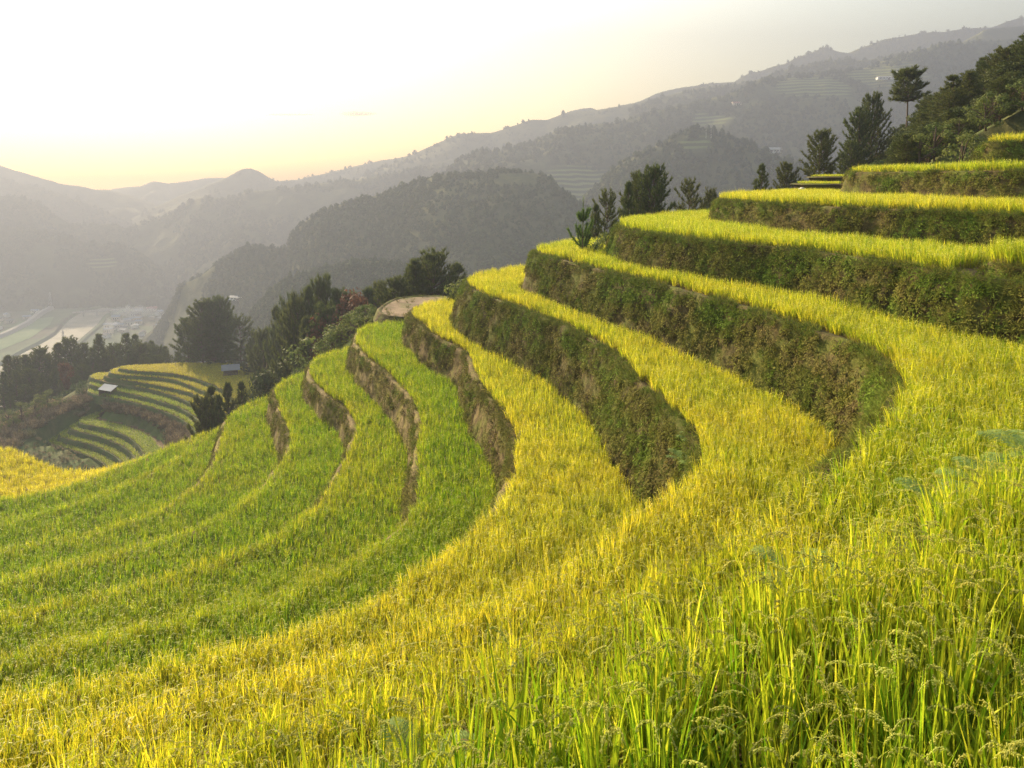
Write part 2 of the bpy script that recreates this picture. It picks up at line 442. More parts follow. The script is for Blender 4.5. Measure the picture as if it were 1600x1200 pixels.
# ------------------------------------------------------------------ ground heights outside the paddies
SPUR_Z = {1: -45.7, 2: -46.6, 3: -47.5, 4: -48.4, 5: -49.3, 6: -50.3, 7: -54.5, 8: -55.6, 9: -56.8, 10: -58.0, 11: -59.1}
SPUR = {
1: [(-100.6,196.5),(-101.2,194.6),(-99.9,193.2),(-94.93,191.2),(-85.63,189.3),(-80.09,186.2),(-73.06,180.76),(-65.61,173.04),(-60,164)],
2: [(-102.5,199),(-104,196),(-103.2,193.2),(-98.18,190.4),(-92.72,189.4),(-85.90,187.6),(-80.67,184.4),(-74.57,178.6),(-67.2,171.6),(-61,163)],
3: [(-103.5,199.5),(-105.2,196.5),(-104.3,193.0),(-98.4,189.6),(-90.50,186.6),(-82.57,182.2),(-74.64,177.2),(-68.6,170.6),(-62,162)],
4: [(-109,200),(-110.4,197.5),(-108.4,194.8),(-101.29,190.0),(-93.99,187.2),(-86.24,183.0),(-77.50,176.8),(-71.30,170.6),(-64,160)],
5: [(-108,199),(-109,195),(-106.5,191),(-99.64,187.0),(-91.41,182.8),(-83.94,178.2),(-75.34,172.0),(-70.22,166.4),(-64,157)],
6: [(-106,196),(-107.5,191),(-104.5,187.2),(-99.42,184.4),(-92.28,181.2),(-85.85,177.0),(-79.77,172.9),(-72,166),(-65,156)],
7: [(-102,186),(-103.5,180),(-101.5,176.8),(-97,174.9),(-92.26,172.6),(-85.04,167.31),(-79.67,161.21),(-74,152)],
8: [(-104,184),(-105.0,178),(-102.5,175.2),(-94.08,171.2),(-86.2,165.6),(-80.6,159.9),(-75,151)],
9: [(-106,182),(-106.5,176),(-103.4,173.2),(-94.68,169.2),(-87.6,164.0),(-82.0,158.2),(-76,149.6)],
10: [(-108,180),(-108.2,174.6),(-104.8,171.9),(-98.10,168.4),(-90.0,163.2),(-84.5,157.8),(-78,148)],
11: [(-109,178),(-109.4,173),(-106,170.6),(-99.09,167.2),(-91.10,161.8),(-86,156.4),(-80,147)],
}
SPUR_CLOSE = {k: [(-52, 170), (-55, 205), (-72, 199), (-86, 200)] if k <= 6 else [(-66, 150), (-62, 175), (-86, 182)] for k in SPUR}
SPUR_LINE = {k: resample(chaikin(P, 3), 0.5) for k, P in SPUR.items()}
SPUR_POLY = {k: np.vstack([SPUR_LINE[k], SPUR_CLOSE[k]]) if k < 7 else np.vstack([SPUR_LINE[k], SPUR_LINE[k][::-1] + np.array([2.7, 4.4])]) for k in SPUR}
CLEARING = chaikin([(-12.6, 70.5), (-13.0, 75.2), (-12.3, 80.0), (-9.8, 81.8), (-7.0, 81.5), (-5.0, 77), (-6, 71), (-9.5, 68)], 3, True)

def ground(X, Y):
    X = np.asarray(X, float); Y = np.asarray(Y, float); shp = X.shape
    x = X.ravel(); y = Y.ravel()
    z = np.full(len(x), -220.0)
    for k in ORDER:
        if k in 'ab': continue
        d = np.maximum(-sdist(x, y, POLY[k], False), 0)
        z = np.maximum(z, Z[k] - (2.4 if k in 'nop' else 3.6) - 0.72 * d)
    for k in SPUR:
        d = np.maximum(-sdist(x, y, SPUR_POLY[k], False), 0)
        z = np.maximum(z, SPUR_Z[k] - 1.1 - (0.28 if k == 6 else 0.62 if k < 6 else 0.42) * d)
    e = x - 0.44 * y                                   # wooded slope rising to the right beyond the paddies
    w = 1.0 + np.where(e > 0, 0.60 * np.minimum(e, 60), 0.55 * (e + 1.2) * (e < -1.2)) - 0.45 * np.maximum(y - 112, 0)
    w = np.where(y > 36, w - 0.8 * np.maximum(44 - y, 0), -220)
    z = z + fbm(x * .12, y * .12, octaves=3, seed=11) * 0.5
    cap = np.full(len(x), 1e9)                          # keep the bare ground under the built terraces
    for k in ORDER[::-1]:
        cap = np.where(sdist(x, y, POLY[k], False) > -1.2 - BATTER[k], Z[k] - 1.0 - RISE[k] * .0, cap) if k not in 'ab' else np.where(sdist(x, y, POLY[k], False) > -1.0, np.minimum(cap, Z[k] - 1.0), cap)
    for k in ORDER[::-1]:
        if k in 'ab': continue
        dd = sdist(x, y, POLY[k], False)
        cap = np.where((dd > -2.6) & (dd < 0.5), np.minimum(cap, Z[k] - RISE[k] - 0.9), cap)
    for k in list(SPUR)[::-1]:
        dd = sdist(x, y, SPUR_POLY[k], False)
        cap = np.where(dd > -0.3, np.minimum(cap, SPUR_Z[k] - 0.9), cap)
    z = np.minimum(z, cap)
    z = np.maximum(z, -9.85 - np.where((y > 74) & (x < -8), .9, 3.5) * np.maximum(-sdist(x, y, CLEARING, False), 0))
    w = np.where(x > 5, w, -220) + fbm(x * .12, y * .12, octaves=3, seed=12) * .4
    for k in 'ab':
        w = np.where(sdist(x, y, POLY[k], False) > -1.0, np.minimum(w, Z[k] - 1.0), w)
    for k in 'cd':
        w = np.where((sdist(x, y, POLY[k], False) > -1.0) & (y < 52) & (x < 25), np.minimum(w, Z[k] - 1.0), w)
    return np.maximum(z, w).reshape(shp)

# ------------------------------------------------------------------ build: valley floor, hillside
def grid_mesh(name, x0, x1, y0, y1, st, mat, fn, smooth=True):
    xs = np.arange(x0, x1 + st / 2, st); ys = np.arange(y0, y1 + st / 2, st)
    X, Y = np.meshgrid(xs, ys); Zz = fn(X, Y)
    V = np.stack([X.ravel(), Y.ravel(), Zz.ravel()], 1)
    nx, ny = len(xs), len(ys)
    i = (np.arange(ny - 1)[:, None] * nx + np.arange(nx - 1)[None]).ravel()
    return mesh_from(name, V, np.stack([i, i + 1, i + nx + 1, i + nx], 1), mat, smooth)

tag(link('hillside', grid_mesh('hillside', -260, 130, -50, 420, 2.5, M_HILLSIDE, lambda X, Y: ground(X, Y) - 0.25)), 'grassy hillside falling away behind the rice terraces', None, None, 'structure')

def slab_mesh(name, P, z, mat):
    tris = tessellate_polygon([[Vector((p[0], p[1], 0)) for p in P]])
    V = [(p[0], p[1], z) for p in P]
    return mesh_from(name, V, [t for t in tris], mat)

def bank_bulge(X, Y, zz, seed, amp):          # slumps and bulges of the earth face
    d = fbm(X * 1.1, Y * 1.1, zz * 1.3, 4, seed) * amp
    return d + fbm(X * .38, Y * .38, zz * .25, 2, seed + 60) * amp * 1.6 - np.maximum(fbm(X * .9, Y * .9, zz * .15, 2, seed + 70) - .25, 0) * amp * 3.0

def bank_mesh(name, line, z, rise, batter, mat, rows, amp, seed, below=0.5, inset=0.30):
    T = np.gradient(line, axis=0); T /= np.linalg.norm(T, axis=1)[:, None] + 1e-9
    N = np.stack([T[:, 1], -T[:, 0]], 1)
    # profile: inner edge of the low bund, bund crest, then the face down past the next paddy
    prof = [(-inset - .12, -0.02), (-inset, 0.05), (-inset * .55, 0.10), (-0.04, 0.08)]
    for r in np.linspace(0, 1, rows):
        prof.append((batter * (r ** 0.85) + 0.04 * r, -(rise + below) * r - 0.02))
    V = []
    n = len(line)
    for j, (off, dz) in enumerate(prof):
        X = line[:, 0] + N[:, 0] * off; Y = line[:, 1] + N[:, 1] * off; zz = np.full(n, z + dz)
        face = 1.0 if j >= 4 else 0.35
        d = bank_bulge(X, Y, zz, seed, amp) * face + fbm(X * 4.5, Y * 4.5, zz * 4.5, 2, seed + 5) * amp * .5 * face
        if j == 0: d *= 0
        V.append(np.stack([X + N[:, 0] * d, Y + N[:, 1] * d, zz + (d * .3 if j > 0 else 0)], 1))
    V = np.concatenate(V)
    m = len(prof)
    i = (np.arange(m - 1)[:, None] * n + np.arange(n - 1)[None]).ravel()
    return mesh_from(name, V, np.stack([i, i + 1, i + n + 1, i + n], 1), mat, True), N

# ------------------------------------------------------------------ scattered plants (ground cover) by geometry nodes
SRC = {}
def source(name, meshes):
    c = bpy.data.collections.new(name)
    for i, me in enumerate(meshes):
        o = bpy.data.objects.new('%s_%02d' % (name, i), me); c.objects.link(o)
    SRC[name] = c
    return c

GN = {}
def scatter_group(coll):
    if coll.name in GN: return GN[coll.name]
    g = bpy.data.node_groups.new('scatter_' + coll.name, 'GeometryNodeTree')
    g.interface.new_socket('Geometry', in_out='INPUT', socket_type='NodeSocketGeometry')
    g.interface.new_socket('Geometry', in_out='OUTPUT', socket_type='NodeSocketGeometry')
    gi = g.nodes.new('NodeGroupInput'); go = g.nodes.new('NodeGroupOutput')
    ci = g.nodes.new('GeometryNodeCollectionInfo'); ci.inputs['Collection'].default_value = coll
    ci.inputs['Separate Children'].default_value = True; ci.inputs['Reset Children'].default_value = True
    ip = g.nodes.new('GeometryNodeInstanceOnPoints'); ip.inputs['Pick Instance'].default_value = True
    def na(name, typ):
        n = g.nodes.new('GeometryNodeInputNamedAttribute'); n.data_type = typ; n.inputs['Name'].default_value = name
        return n.outputs['Attribute']
    e2r = g.nodes.new('FunctionNodeEulerToRotation')
    L = g.links.new
    L(gi.outputs[0], ip.inputs['Points']); L(ci.outputs[0], ip.inputs['Instance'])
    L(na('pick', 'INT'), ip.inputs['Instance Index'])
    L(na('rot', 'FLOAT_VECTOR'), e2r.inputs[0]); L(e2r.outputs[0], ip.inputs['Rotation'])
    L(na('scl', 'FLOAT_VECTOR'), ip.inputs['Scale'])
    L(ip.outputs[0], go.inputs[0])
    GN[coll.name] = g
    return g

def scatter(name, coll, P, rot, scl, tint, bri=None, parent=None, npick=None):
    n = len(P)
    if np.ndim(scl) == 1: scl = np.stack([scl] * 3, 1)
    npick = npick or len(coll.objects)
    me = mesh_from(name, P, [], None, False, {
        'rot': ('FLOAT_VECTOR', rot), 'scl': ('FLOAT_VECTOR', scl), 'tint': ('FLOAT', tint),
        'bri': ('FLOAT', np.ones(n) if bri is None else bri), 'pick': ('INT', RNG.integers(0, npick, n))})
    o = link(name, me, parent)
    md = o.modifiers.new('scatter', 'NODES'); md.node_group = scatter_group(coll)
    o['kind'] = 'stuff'
    return o

def blade(V, F, A, base, az, lean, curve, length, width, segs, rnd, kind=0.0, twist=None, t0=0.0):
    """a leaf: strip of quads ending in a point, bending over along its length"""
    tw = az + math.pi / 2 if twist is None else twist
    sx, sy = math.cos(tw), math.sin(tw)
    p = np.array(base, float); o = len(V); th = lean
    for i in range(segs + 1):
        t = i / segs
        w = width * 0.5 * (1 - t ** 1.8) * (0.55 + 0.45 * min(1, t * 4))
        tt = t0 + (1 - t0) * t
        if i < segs:
            V.append((p[0] - sx * w, p[1] - sy * w, p[2])); V.append((p[0] + sx * w, p[1] + sy * w, p[2]))
            A.append((tt, rnd, kind, 1)); A.append((tt, rnd, kind, 1))
        else:
            V.append(tuple(p)); A.append((tt, rnd, kind, 1))
        th = lean + curve * (t + 1 / segs) ** 1.5
        st = length / segs
        p = p + np.array([math.cos(az) * math.sin(th), math.sin(az) * math.sin(th), math.cos(th)]) * st
    for i in range(segs - 1):
        a = o + 2 * i; F.append((a, a + 1, a + 3)); F.append((a, a + 3, a + 2))
    a = o + 2 * (segs - 1); F.append((a, a + 1, a + 2))

def grain(V, F, A, c, d, r, l, rnd):
    d = Vector(d).normalized(); u = d.orthogonal().normalized(); w = d.cross(u); c = Vector(c)
    o = len(V)
    for q in (c - d * l * .5, c + u * r, c + w * r, c - u * r, c - w * r, c + d * l * .5):
        V.append(tuple(q)); A.append((0.9, rnd, 1.0, 1))
    for a, b in ((1, 2), (2, 3), (3, 4), (4, 1)):
        F.append((o, o + b, o + a)); F.append((o + 5, o + a, o + b))

def panicle(V, F, A, base, az, length, rng, full=True):
    p = Vector(base); th = 0.25 + rng.random() * 0.25; n = 9 if full else 3
    end = 1.9 + rng.random() * 0.6; rn = rng.random()
    pts = [p.copy()]
    for i in range(n):
        t = (i + 1) / n
        a = th + (end - th) * t ** 1.1
        p = p + Vector((math.cos(az) * math.sin(a), math.sin(az) * math.sin(a), math.cos(a))) * (length / n)
        pts.append(p.copy())
    if full:
        for i in range(n):
            o = len(V); a, b = pts[i], pts[i + 1]; s = Vector((-math.sin(az), math.cos(az), 0)) * .0014
            for q in (a - s, a + s, b + s, b - s): V.append(tuple(q)); A.append((.8, rn, 1.0, 1))
            F.append((o, o + 1, o + 2)); F.append((o, o + 2, o + 3))
        for i in range(2, n + 1):
            for k in range(4):
                q = pts[i - 1].lerp(pts[i], rng.random())
                d = (pts[i] - pts[i - 1]).normalized()
                side = Vector((rng.random() - .5, rng.random() - .5, -rng.random() * .7))
                dd = (d * .8 + side).normalized()
                grain(V, F, A, q + side * .018, dd, .0036, .0140, rn * .6 + rng.random() * .4)
    else:
        s = Vector((-math.sin(az), math.cos(az), 0)) * .008
        for i in range(n):
            o = len(V); a, b = pts[i], pts[i + 1]
            wa = 0.35 + .65 * math.sin(math.pi * min(1, (i + .4) / n)); wb = 0.35 + .65 * math.sin(math.pi * min(.95, (i + 1.4) / n))
            for q in (a - s * wa, a + s * wa, b + s * wb, b - s * wb): V.append(tuple(q)); A.append((.85, rn, 1.0, 1))
            F.append((o, o + 1, o + 2)); F.append((o, o + 2, o + 3))

def rice_clump(seed, lod):
    rng = random.Random(seed); V, F, A = [], [], []
    nb, segs, wid, npan = {0: (40, 6, .0215, 4), 1: (26, 3, .0200, 4), 2: (15, 2, .029, 2)}[lod]
    for i in range(nb):
        r = .055 * math.sqrt(rng.random()); a = rng.random() * 6.283
        base = (r * math.cos(a), r * math.sin(a), 0)
        az = a + rng.uniform(-.8, .8)
        k = rng.random()
        if k < .62:      # upright leaf reaching the canopy
            blade(V, F, A, base, az, rng.uniform(.0, .16), rng.uniform(.0, .35), rng.uniform(.50, .76), wid * rng.uniform(.8, 1.25), segs, rng.random(), 0, rng.random() * 6.283)
        elif k < .86:    # leaf bending outwards
            blade(V, F, A, (base[0], base[1], rng.uniform(.05, .25)), az, rng.uniform(.15, .4), rng.uniform(.4, 1.3), rng.uniform(.32, .5), wid * rng.uniform(.8, 1.1), segs, rng.random(), 0, None, .2)
        else:            # dead leaf low in the clump
            blade(V, F, A, (base[0], base[1], rng.uniform(.02, .12)), az, rng.uniform(.2, .7), rng.uniform(.5, 1.6), rng.uniform(.22, .42), wid * .9, max(2, segs - 1), rng.random(), .5)
    for i in range(npan):
        r = .05 * math.sqrt(rng.random()); a = rng.random() * 6.283
        h = rng.uniform(.52, .66) if lod == 0 else rng.uniform(.44, .60); az = a + rng.uniform(-.6, .6); ln = rng.uniform(.02, .10)
        b0 = (r * math.cos(a), r * math.sin(a), 0)
        top = (b0[0] + math.cos(az) * ln, b0[1] + math.sin(az) * ln, h)
        if lod == 0:
            o = len(V); s = .0022
            for q in ((b0[0] - s, b0[1], 0), (b0[0] + s, b0[1], 0), (top[0] + s * .6, top[1], h), (top[0] - s * .6, top[1], h)):
                V.append(q); A.append((q[2] / .8, .5, 0, 1))
            F.append((o, o + 1, o + 2)); F.append((o, o + 2, o + 3))
        panicle(V, F, A, top, az, rng.uniform(.12, .17), rng, lod == 0)
    return mesh_from('rice_clump', V, np.array(F), M_RICE, False, {'vc': ('FLOAT_COLOR', np.array(A))})

C_RICE = [source('rice_near', [rice_clump(100 + i, 0) for i in range(8)]),
          source('rice_mid', [rice_clump(200 + i, 1) for i in range(8)]),
          source('rice_far', [rice_clump(300 + i, 2) for i in range(6)])]

def weed_clump(seed, kind):
    rng = random.Random(seed); V, F, A = [], [], []
    if kind == 0:     # small broad leaves pressed to the bank
        for i in range(16):
            r = .13 * math.sqrt(rng.random()); a = rng.random() * 6.283
            blade(V, F, A, (r * math.cos(a), r * math.sin(a), rng.uniform(0, .06)), rng.random() * 6.283, rng.uniform(.5, 1.4), rng.uniform(.1, .8), rng.uniform(.06, .13), rng.uniform(.03, .055), 2, rng.random())
    else:             # grass tuft hanging over
        for i in range(18):
            r = .07 * math.sqrt(rng.random()); a = rng.random() * 6.283
            blade(V, F, A, (r * math.cos(a), r * math.sin(a), 0), a + rng.uniform(-.7, .7), rng.uniform(.1, .8), rng.uniform(.6, 1.6), rng.uniform(.18, .36), rng.uniform(.010, .016), 3, rng.random())
    return mesh_from('weed_clump', V, np.array(F), M_WEED, False, {'vc': ('FLOAT_COLOR', np.array(A))})
C_WEED = source('weeds', [weed_clump(i, 0) for i in range(6)])
C_TUFT = source('tufts', [weed_clump(50 + i, 1) for i in range(5)])

# ------------------------------------------------------------------ build the terraces
TINT = dict(a=.62, b=.42, q=.30, c=.64, d=.47, e=.52, f=.64, g=.64, h=.12, i=.22, j=.14, k=.14, l=.12, m=.14, n=.92, o=.95, p=.90)
LABEL = {
'a': 'highest yellow rice terrace at the edge of the dark wood', 'b': 'greenish rice terrace just below the topmost terrace, at eye level',
'c': 'golden rice terrace second below the topmost, above a tall brown-green bank', 'q': 'short wedge of rice wedged into the bank at the right edge',
'd': 'rice terrace carrying the ferns and the nearest rice plants', 'e': 'wide curving rice terrace sweeping round the head of the hollow above a bare footpath',
'f': 'golden rice terrace below the tallest bank, ending in a point at the hollow', 'g': 'golden rice terrace next to the bright green terrace',
'h': 'bright green S-shaped rice terrace beside the first golden one', 'i': 'green rice terrace with yellow edge, second from the golden ones',
'j': 'green rice terrace, third from the golden ones', 'k': 'green rice terrace above a thin slanting bank',
'l': 'green rice terrace along the falling left skyline', 'm': 'lowest green rice terrace above the orange field',
'n': 'orange ripe rice terrace right below the green ones', 'o': 'orange ripe rice terrace in the middle of the far left field', 'p': 'orange ripe rice terrace humped at the far left edge'}
BANK_MAT = {k: M_BANK_GREEN for k in LIP}
for k in 'hijklm': BANK_MAT[k] = M_BANK_BROWN
BANK_MAT['g'] = soil_material('mixed_bank', (0.070, 0.050, 0.020), (0.150, 0.108, 0.045), 2.4, (0.11, 0.11, 0.02), (0.44, 0.64), 0.08)
n_rice = 0
for k in LIP:
    t = link('terrace', slab_mesh('terrace', POLY[k], Z[k], M_SOIL))
    tag(t, 'level ground of the ' + LABEL[k] if len(LABEL[k].split()) < 12 else LABEL[k].replace('rice terrace', 'terrace ground', 1), None, None, 'structure')
    line = LINE[k]
    vis = in_view(line[:, 0], line[:, 1], 0.25, 130)
    idx = np.where(vis)[0]
    seg = line[max(0, idx[0] - 10):idx[-1] + 10]
    dist = np.hypot(seg[:, 0], seg[:, 1]).min()
    fine = resample(seg, 0.11 if k in 'cdefghq' else 0.16)
    inset = {'e': 0.42, 'h': 0.30}.get(k, 0.30)
    bm, _ = bank_mesh('bank', fine, Z[k], RISE[k], BATTER[k], BANK_MAT[k], 24 if k in 'cdefgh' else 14, 0.13 if k < 'h' else 0.10, ord(k), 0.5, inset)
    b = link('bank', bm, t)
    # weeds on the bank face
    n = len(fine); T = np.gradient(fine, axis=0); T /= np.linalg.norm(T, axis=1)[:, None]; N = np.stack([T[:, 1], -T[:, 0]], 1)
    area = n * (0.11 if k in 'cdefghq' else 0.16) * RISE[k]
    dens = {'a': 24, 'b': 26, 'c': 30, 'q': 30, 'd': 34, 'e': 30, 'f': 30, 'g': 22}.get(k, 16)
    cnt = int(area * dens)
    i = RNG.integers(0, n, cnt); r = RNG.random(cnt)
    off = BATTER[k] * r ** .85 + .03; dz = -RISE[k] * r
    X = fine[i, 0] + N[i, 0] * off; Y = fine[i, 1] + N[i, 1] * off; zz = Z[k] + dz
    d = bank_bulge(X, Y, zz, ord(k), 0.13 if k < 'h' else 0.10)
    X += N[i, 0] * d; Y += N[i, 1] * d
    g = fbm(X * .55, Y * .55, zz * .8, 4, 77) * 1.2 + ({'d': .72, 'c': .6, 'q': .7}.get(k, .52) if k < 'g' or k == 'q' else 0.30) - 0.45 * (r - .35) + RNG.normal(0, .12, cnt)
    keep = (g > 0.18 - 0.1 * (RNG.random(cnt))) & in_view(X, Y)
    az = np.arctan2(N[i, 1], N[i, 0])
    rot = np.stack([np.zeros(cnt), np.full(cnt, 1.0) + RNG.normal(0, .25, cnt), az + RNG.normal(0, .3, cnt)], 1)
    if keep.sum():
        scatter('bank_weeds', C_WEED, np.stack([X, Y, zz], 1)[keep], rot[keep], RNG.uniform(.7, 1.5, keep.sum()), np.clip(g[keep], 0.02, .98), parent=b)
    gk = keep & (g > .42) & (RNG.random(cnt) < .35)
    if gk.sum():
        scatter('bank_grass', C_TUFT, np.stack([X, Y, zz], 1)[gk], np.stack([np.zeros(cnt), np.full(cnt, 1.25) + RNG.normal(0, .3, cnt), az + RNG.normal(0, .5, cnt)], 1)[gk], RNG.uniform(.6, 1.25, gk.sum()), np.clip(g[gk] + .1, .1, .98), parent=b)
    # tufts along the crest, hanging over the face
    cnt = int(n * (0.11 if k in 'cdefghq' else 0.16) * (26 if k < 'h' else 14))
    i = RNG.integers(0, n, cnt); off = RNG.uniform(-.28, .16, cnt)
    X = fine[i, 0] + N[i, 0] * off; Y = fine[i, 1] + N[i, 1] * off
    zz = Z[k] + .07 - np.maximum(off, 0) * 1.5
    keep = in_view(X, Y) & (fbm(X * .5, Y * .5, octaves=3, seed=5) > (-.15 if k < 'h' else .1))
    rot = np.stack([np.zeros(cnt), RNG.uniform(.1, .9, cnt), np.arctan2(N[i, 1], N[i, 0]) + RNG.normal(0, .4, cnt)], 1)
    tt = np.clip(RNG.normal(.72 if k < 'g' else .42, .18, cnt), 0, 1)
    if keep.sum():
        scatter('bank_grass', C_TUFT, np.stack([X, Y, zz], 1)[keep], rot[keep], RNG.uniform(.6, 1.2, keep.sum()), tt[keep], parent=b)

def edge_inset(k, X, Y):            # width of the bare bund kept free of rice: hardly any on the near side of the hollow
    near = dict(d=30, e=12.0, f=18.0, g=24, h=27, i=35, j=41, k=44, l=53, m=53).get(k, 0)
    wide = {'e': 0.40, 'q': .10}.get(k, 0.28)
    if k == 'd': return np.where(Y < 12, .06, wide)
    return np.where(Y < near, .06, wide)

def rice_points(k):
    P = POLY[k]
    sp = 0.205
    xs0, ys0 = P.min(0); xs1, ys1 = P.max(0)
    x = np.arange(max(xs0, -75), min(xs1, 75), sp); y = np.arange(max(ys0, -2), min(ys1, 125), sp)
    X, Y = np.meshgrid(x, y); X = X.ravel(); Y = Y.ravel()
    keep = in_view(X, Y); X, Y = X[keep], Y[keep]
    keep = sdist(X, Y, P, False) > -0.5; X, Y = X[keep], Y[keep]
    ups = [u for u in LIP if NEXT[u] == k]
    for u in ups:
        kp = sdist(X, Y, POLY[u], False) < 0.3; X, Y = X[kp], Y[kp]
    X = X + RNG.uniform(-.06, .06, len(X)); Y = Y + RNG.uniform(-.06, .06, len(Y))
    D = np.hypot(X, Y)
    keep = (D < 34) | (RNG.random(len(X)) < np.clip(1.25 - D / 120, .45, 1)); X, Y = X[keep], Y[keep]
    inset = edge_inset(k, X, Y)
    dl = sdist(X, Y, P); keep = dl > inset + .10 * fbm(X * .9, Y * .9, seed=8); X, Y, dl = X[keep], Y[keep], dl[keep]
    for u in ups:
        kp = sdist(X, Y, POLY[u]) < -(BATTER[u] + (.75 if u == 'q' else .12 if u < 'g' else -.05)); X, Y, dl = X[kp], Y[kp], dl[kp]
    if k == 'c':
        kp = np.hypot(X, Y) > 9; X, Y, dl = X[kp], Y[kp], dl[kp]
    return X, Y, dl

for k in LIP:
    X, Y, dl = rice_points(k)
    if not len(X): continue
    D = np.hypot(X, Y)
    ty = TINT[k] + .20 * fbm(X * .30, Y * .30, octaves=3, seed=21) + .10 * fbm(X * 1.5, Y * 1.5, octaves=2, seed=22) + RNG.normal(0, .07, len(X))
    ty += np.exp(-dl / (.8 if k in 'hijklm' else .45)) * (.34 if k in 'hijklm' else .12)          # yellower edge rows; on the green terraces they paint sunlight caught at the lip
    if k == 'd': ty -= .07 * sstep(14, 5, D)
    if k == 'e': ty -= .09 * sstep(.2, .55, X / np.maximum(Y, 1)) * sstep(30, 12, D)
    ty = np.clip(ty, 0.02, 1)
    hs = (0.93 + .22 * fbm(X * .5, Y * .5, octaves=3, seed=31)) * RNG.uniform(.78, 1.14, len(X)) * (1 + .16 * sstep(9, 5, D))
    lod_ = sstep(.15, .5, fbm(X * .35, Y * .35, octaves=3, seed=91))
    lean_az = np.where(RNG.random(len(X)) < .6 * lod_, 6.283 * fbm(X * .2, Y * .2, octaves=2, seed=92), RNG.random(len(X)) * 6.283)
    ln = np.abs(RNG.normal(0, .08, len(X))) + lod_ * RNG.uniform(0, .22, len(X))
    rot = np.stack([ln * np.cos(lean_az), ln * np.sin(lean_az), RNG.random(len(X)) * 6.283], 1)
    bri = RNG.uniform(.68, 1.15, len(X)) * (.86 if k in 'hijklm' else 1.0)  # green terraces toned down, painting the shade of their interiors
    P = np.stack([X, Y, np.full(len(X), Z[k] + .005)], 1)
    if k == 'q': hs = hs * 1.2
    scl = np.stack([RNG.uniform(.9, 1.3, len(X)), RNG.uniform(.9, 1.3, len(X)), hs], 1)
    lod = np.where(D < 10.0, 0, np.where(D < 30, 1, 2))
    first = None
    for L in (0, 1, 2):
        s = lod == L
        if not s.any(): continue
        n_rice += s.sum()
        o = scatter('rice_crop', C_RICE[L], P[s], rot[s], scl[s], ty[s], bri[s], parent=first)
        if first is None:
            first = o
            tag(o, 'standing rice on the ' + LABEL[k] if len(LABEL[k].split()) < 13 else LABEL[k].replace('rice terrace', 'rice crop', 1), 'rice crop', 'rice crops on the terraces', 'stuff')
        else:
            o.name = 'rice_rows'
print('RICE CLUMPS', n_rice)
#@@SPUR
# ------------------------------------------------------------------ the second spur: small terraces far below
M_BANK_FAR = soil_material('far_bank', (0.070, 0.075, 0.028), (0.115, 0.105, 0.045), 0.7, (0.060, 0.090, 0.022), (0.4, 0.6), 0.1)
STINT = {1: .92, 2: .80, 3: .84, 4: .74, 5: .20, 6: .22, 7: .22, 8: .22, 9: .24, 10: .24, 11: .26}
SNAME = {1: 'brown ripe paddy at the flat top of the distant spur', 2: 'ripe paddy second from the top of the distant spur', 3: 'ripe paddy third from the top of the distant spur',
4: 'ripe paddy fourth from the top of the distant spur', 5: 'upper green paddy below the ripe ones on the distant spur', 6: 'lower green paddy just above the dry brown slope',
7: 'top green paddy below the dry brown slope', 8: 'second green paddy below the dry brown slope', 9: 'third green paddy below the dry brown slope', 10: 'fourth green paddy below the dry brown slope', 11: 'lowest green paddy below the dry brown slope'}
for k in SPUR:
    P = SPUR_POLY[k]; z = SPUR_Z[k]
    t = tag(link('terrace', slab_mesh('terrace', P, z, M_SOIL)), SNAME[k].replace('paddy', 'terrace'), None, None, 'structure')
    nz = SPUR_Z.get(k + 1, z - 1.4); rise = z - nz if k != 6 else 1.5
    bm, _ = bank_mesh('bank', resample(SPUR_LINE[k], 0.4), z, rise, 0.35, M_BANK_FAR, 6, 0.15, k, 0.4, 0.25)
    link('bank', bm, t)
    x0, y0 = P.min(0); x1, y1 = P.max(0); st = .42
    X, Y = np.meshgrid(np.arange(x0, x1, st), np.arange(y0, y1, st)); X = X.ravel() + RNG.uniform(-.15, .15, X.size); Y = Y.ravel() + RNG.uniform(-.15, .15, Y.size)
    d = sdist(X, Y, P); m = d > .35
    if k not in (1, 7): m &= sdist(X, Y, SPUR_POLY[k - 1]) < -.45
    if k == 1: m &= seg_dist(X, Y, SPUR_LINE[1]) < 14
    if k == 7: m &= seg_dist(X, Y, SPUR_LINE[7]) < 3.4
    if k == 6: m &= seg_dist(X, Y, SPUR_LINE[6]) < 3.2
    X, Y, d = X[m], Y[m], d[m]; n = len(X)
    o = scatter('rice_crop', C_RICE[2], np.stack([X, Y, np.full(n, z)], 1), np.stack([np.zeros(n), np.zeros(n), RNG.random(n) * 6.28], 1),
            np.stack([np.full(n, 2.4), np.full(n, 2.4), RNG.uniform(.75, 1.0, n)], 1), np.clip(STINT[k] + .12 * fbm(X * .2, Y * .2) + np.exp(-d / .8) * .15 * (k > 4), 0, 1), RNG.uniform(.7, .9, n))
    tag(o, 'rice on the ' + SNAME[k] if len(SNAME[k].split()) < 13 else SNAME[k], 'rice crop', 'rice crops on the distant spur')
c = tag(link('clearing', slab_mesh('clearing', CLEARING, -9.5, M_DIRT)), 'bare reddish dirt clearing behind the green rice skyline', None, None, 'structure')
bm, _ = bank_mesh('rim', resample(np.vstack([CLEARING, CLEARING[:2]])[::-1], .3), -9.5, .35, .4, M_BANK_GREEN, 6, .12, 3)
link('rim', bm, c)
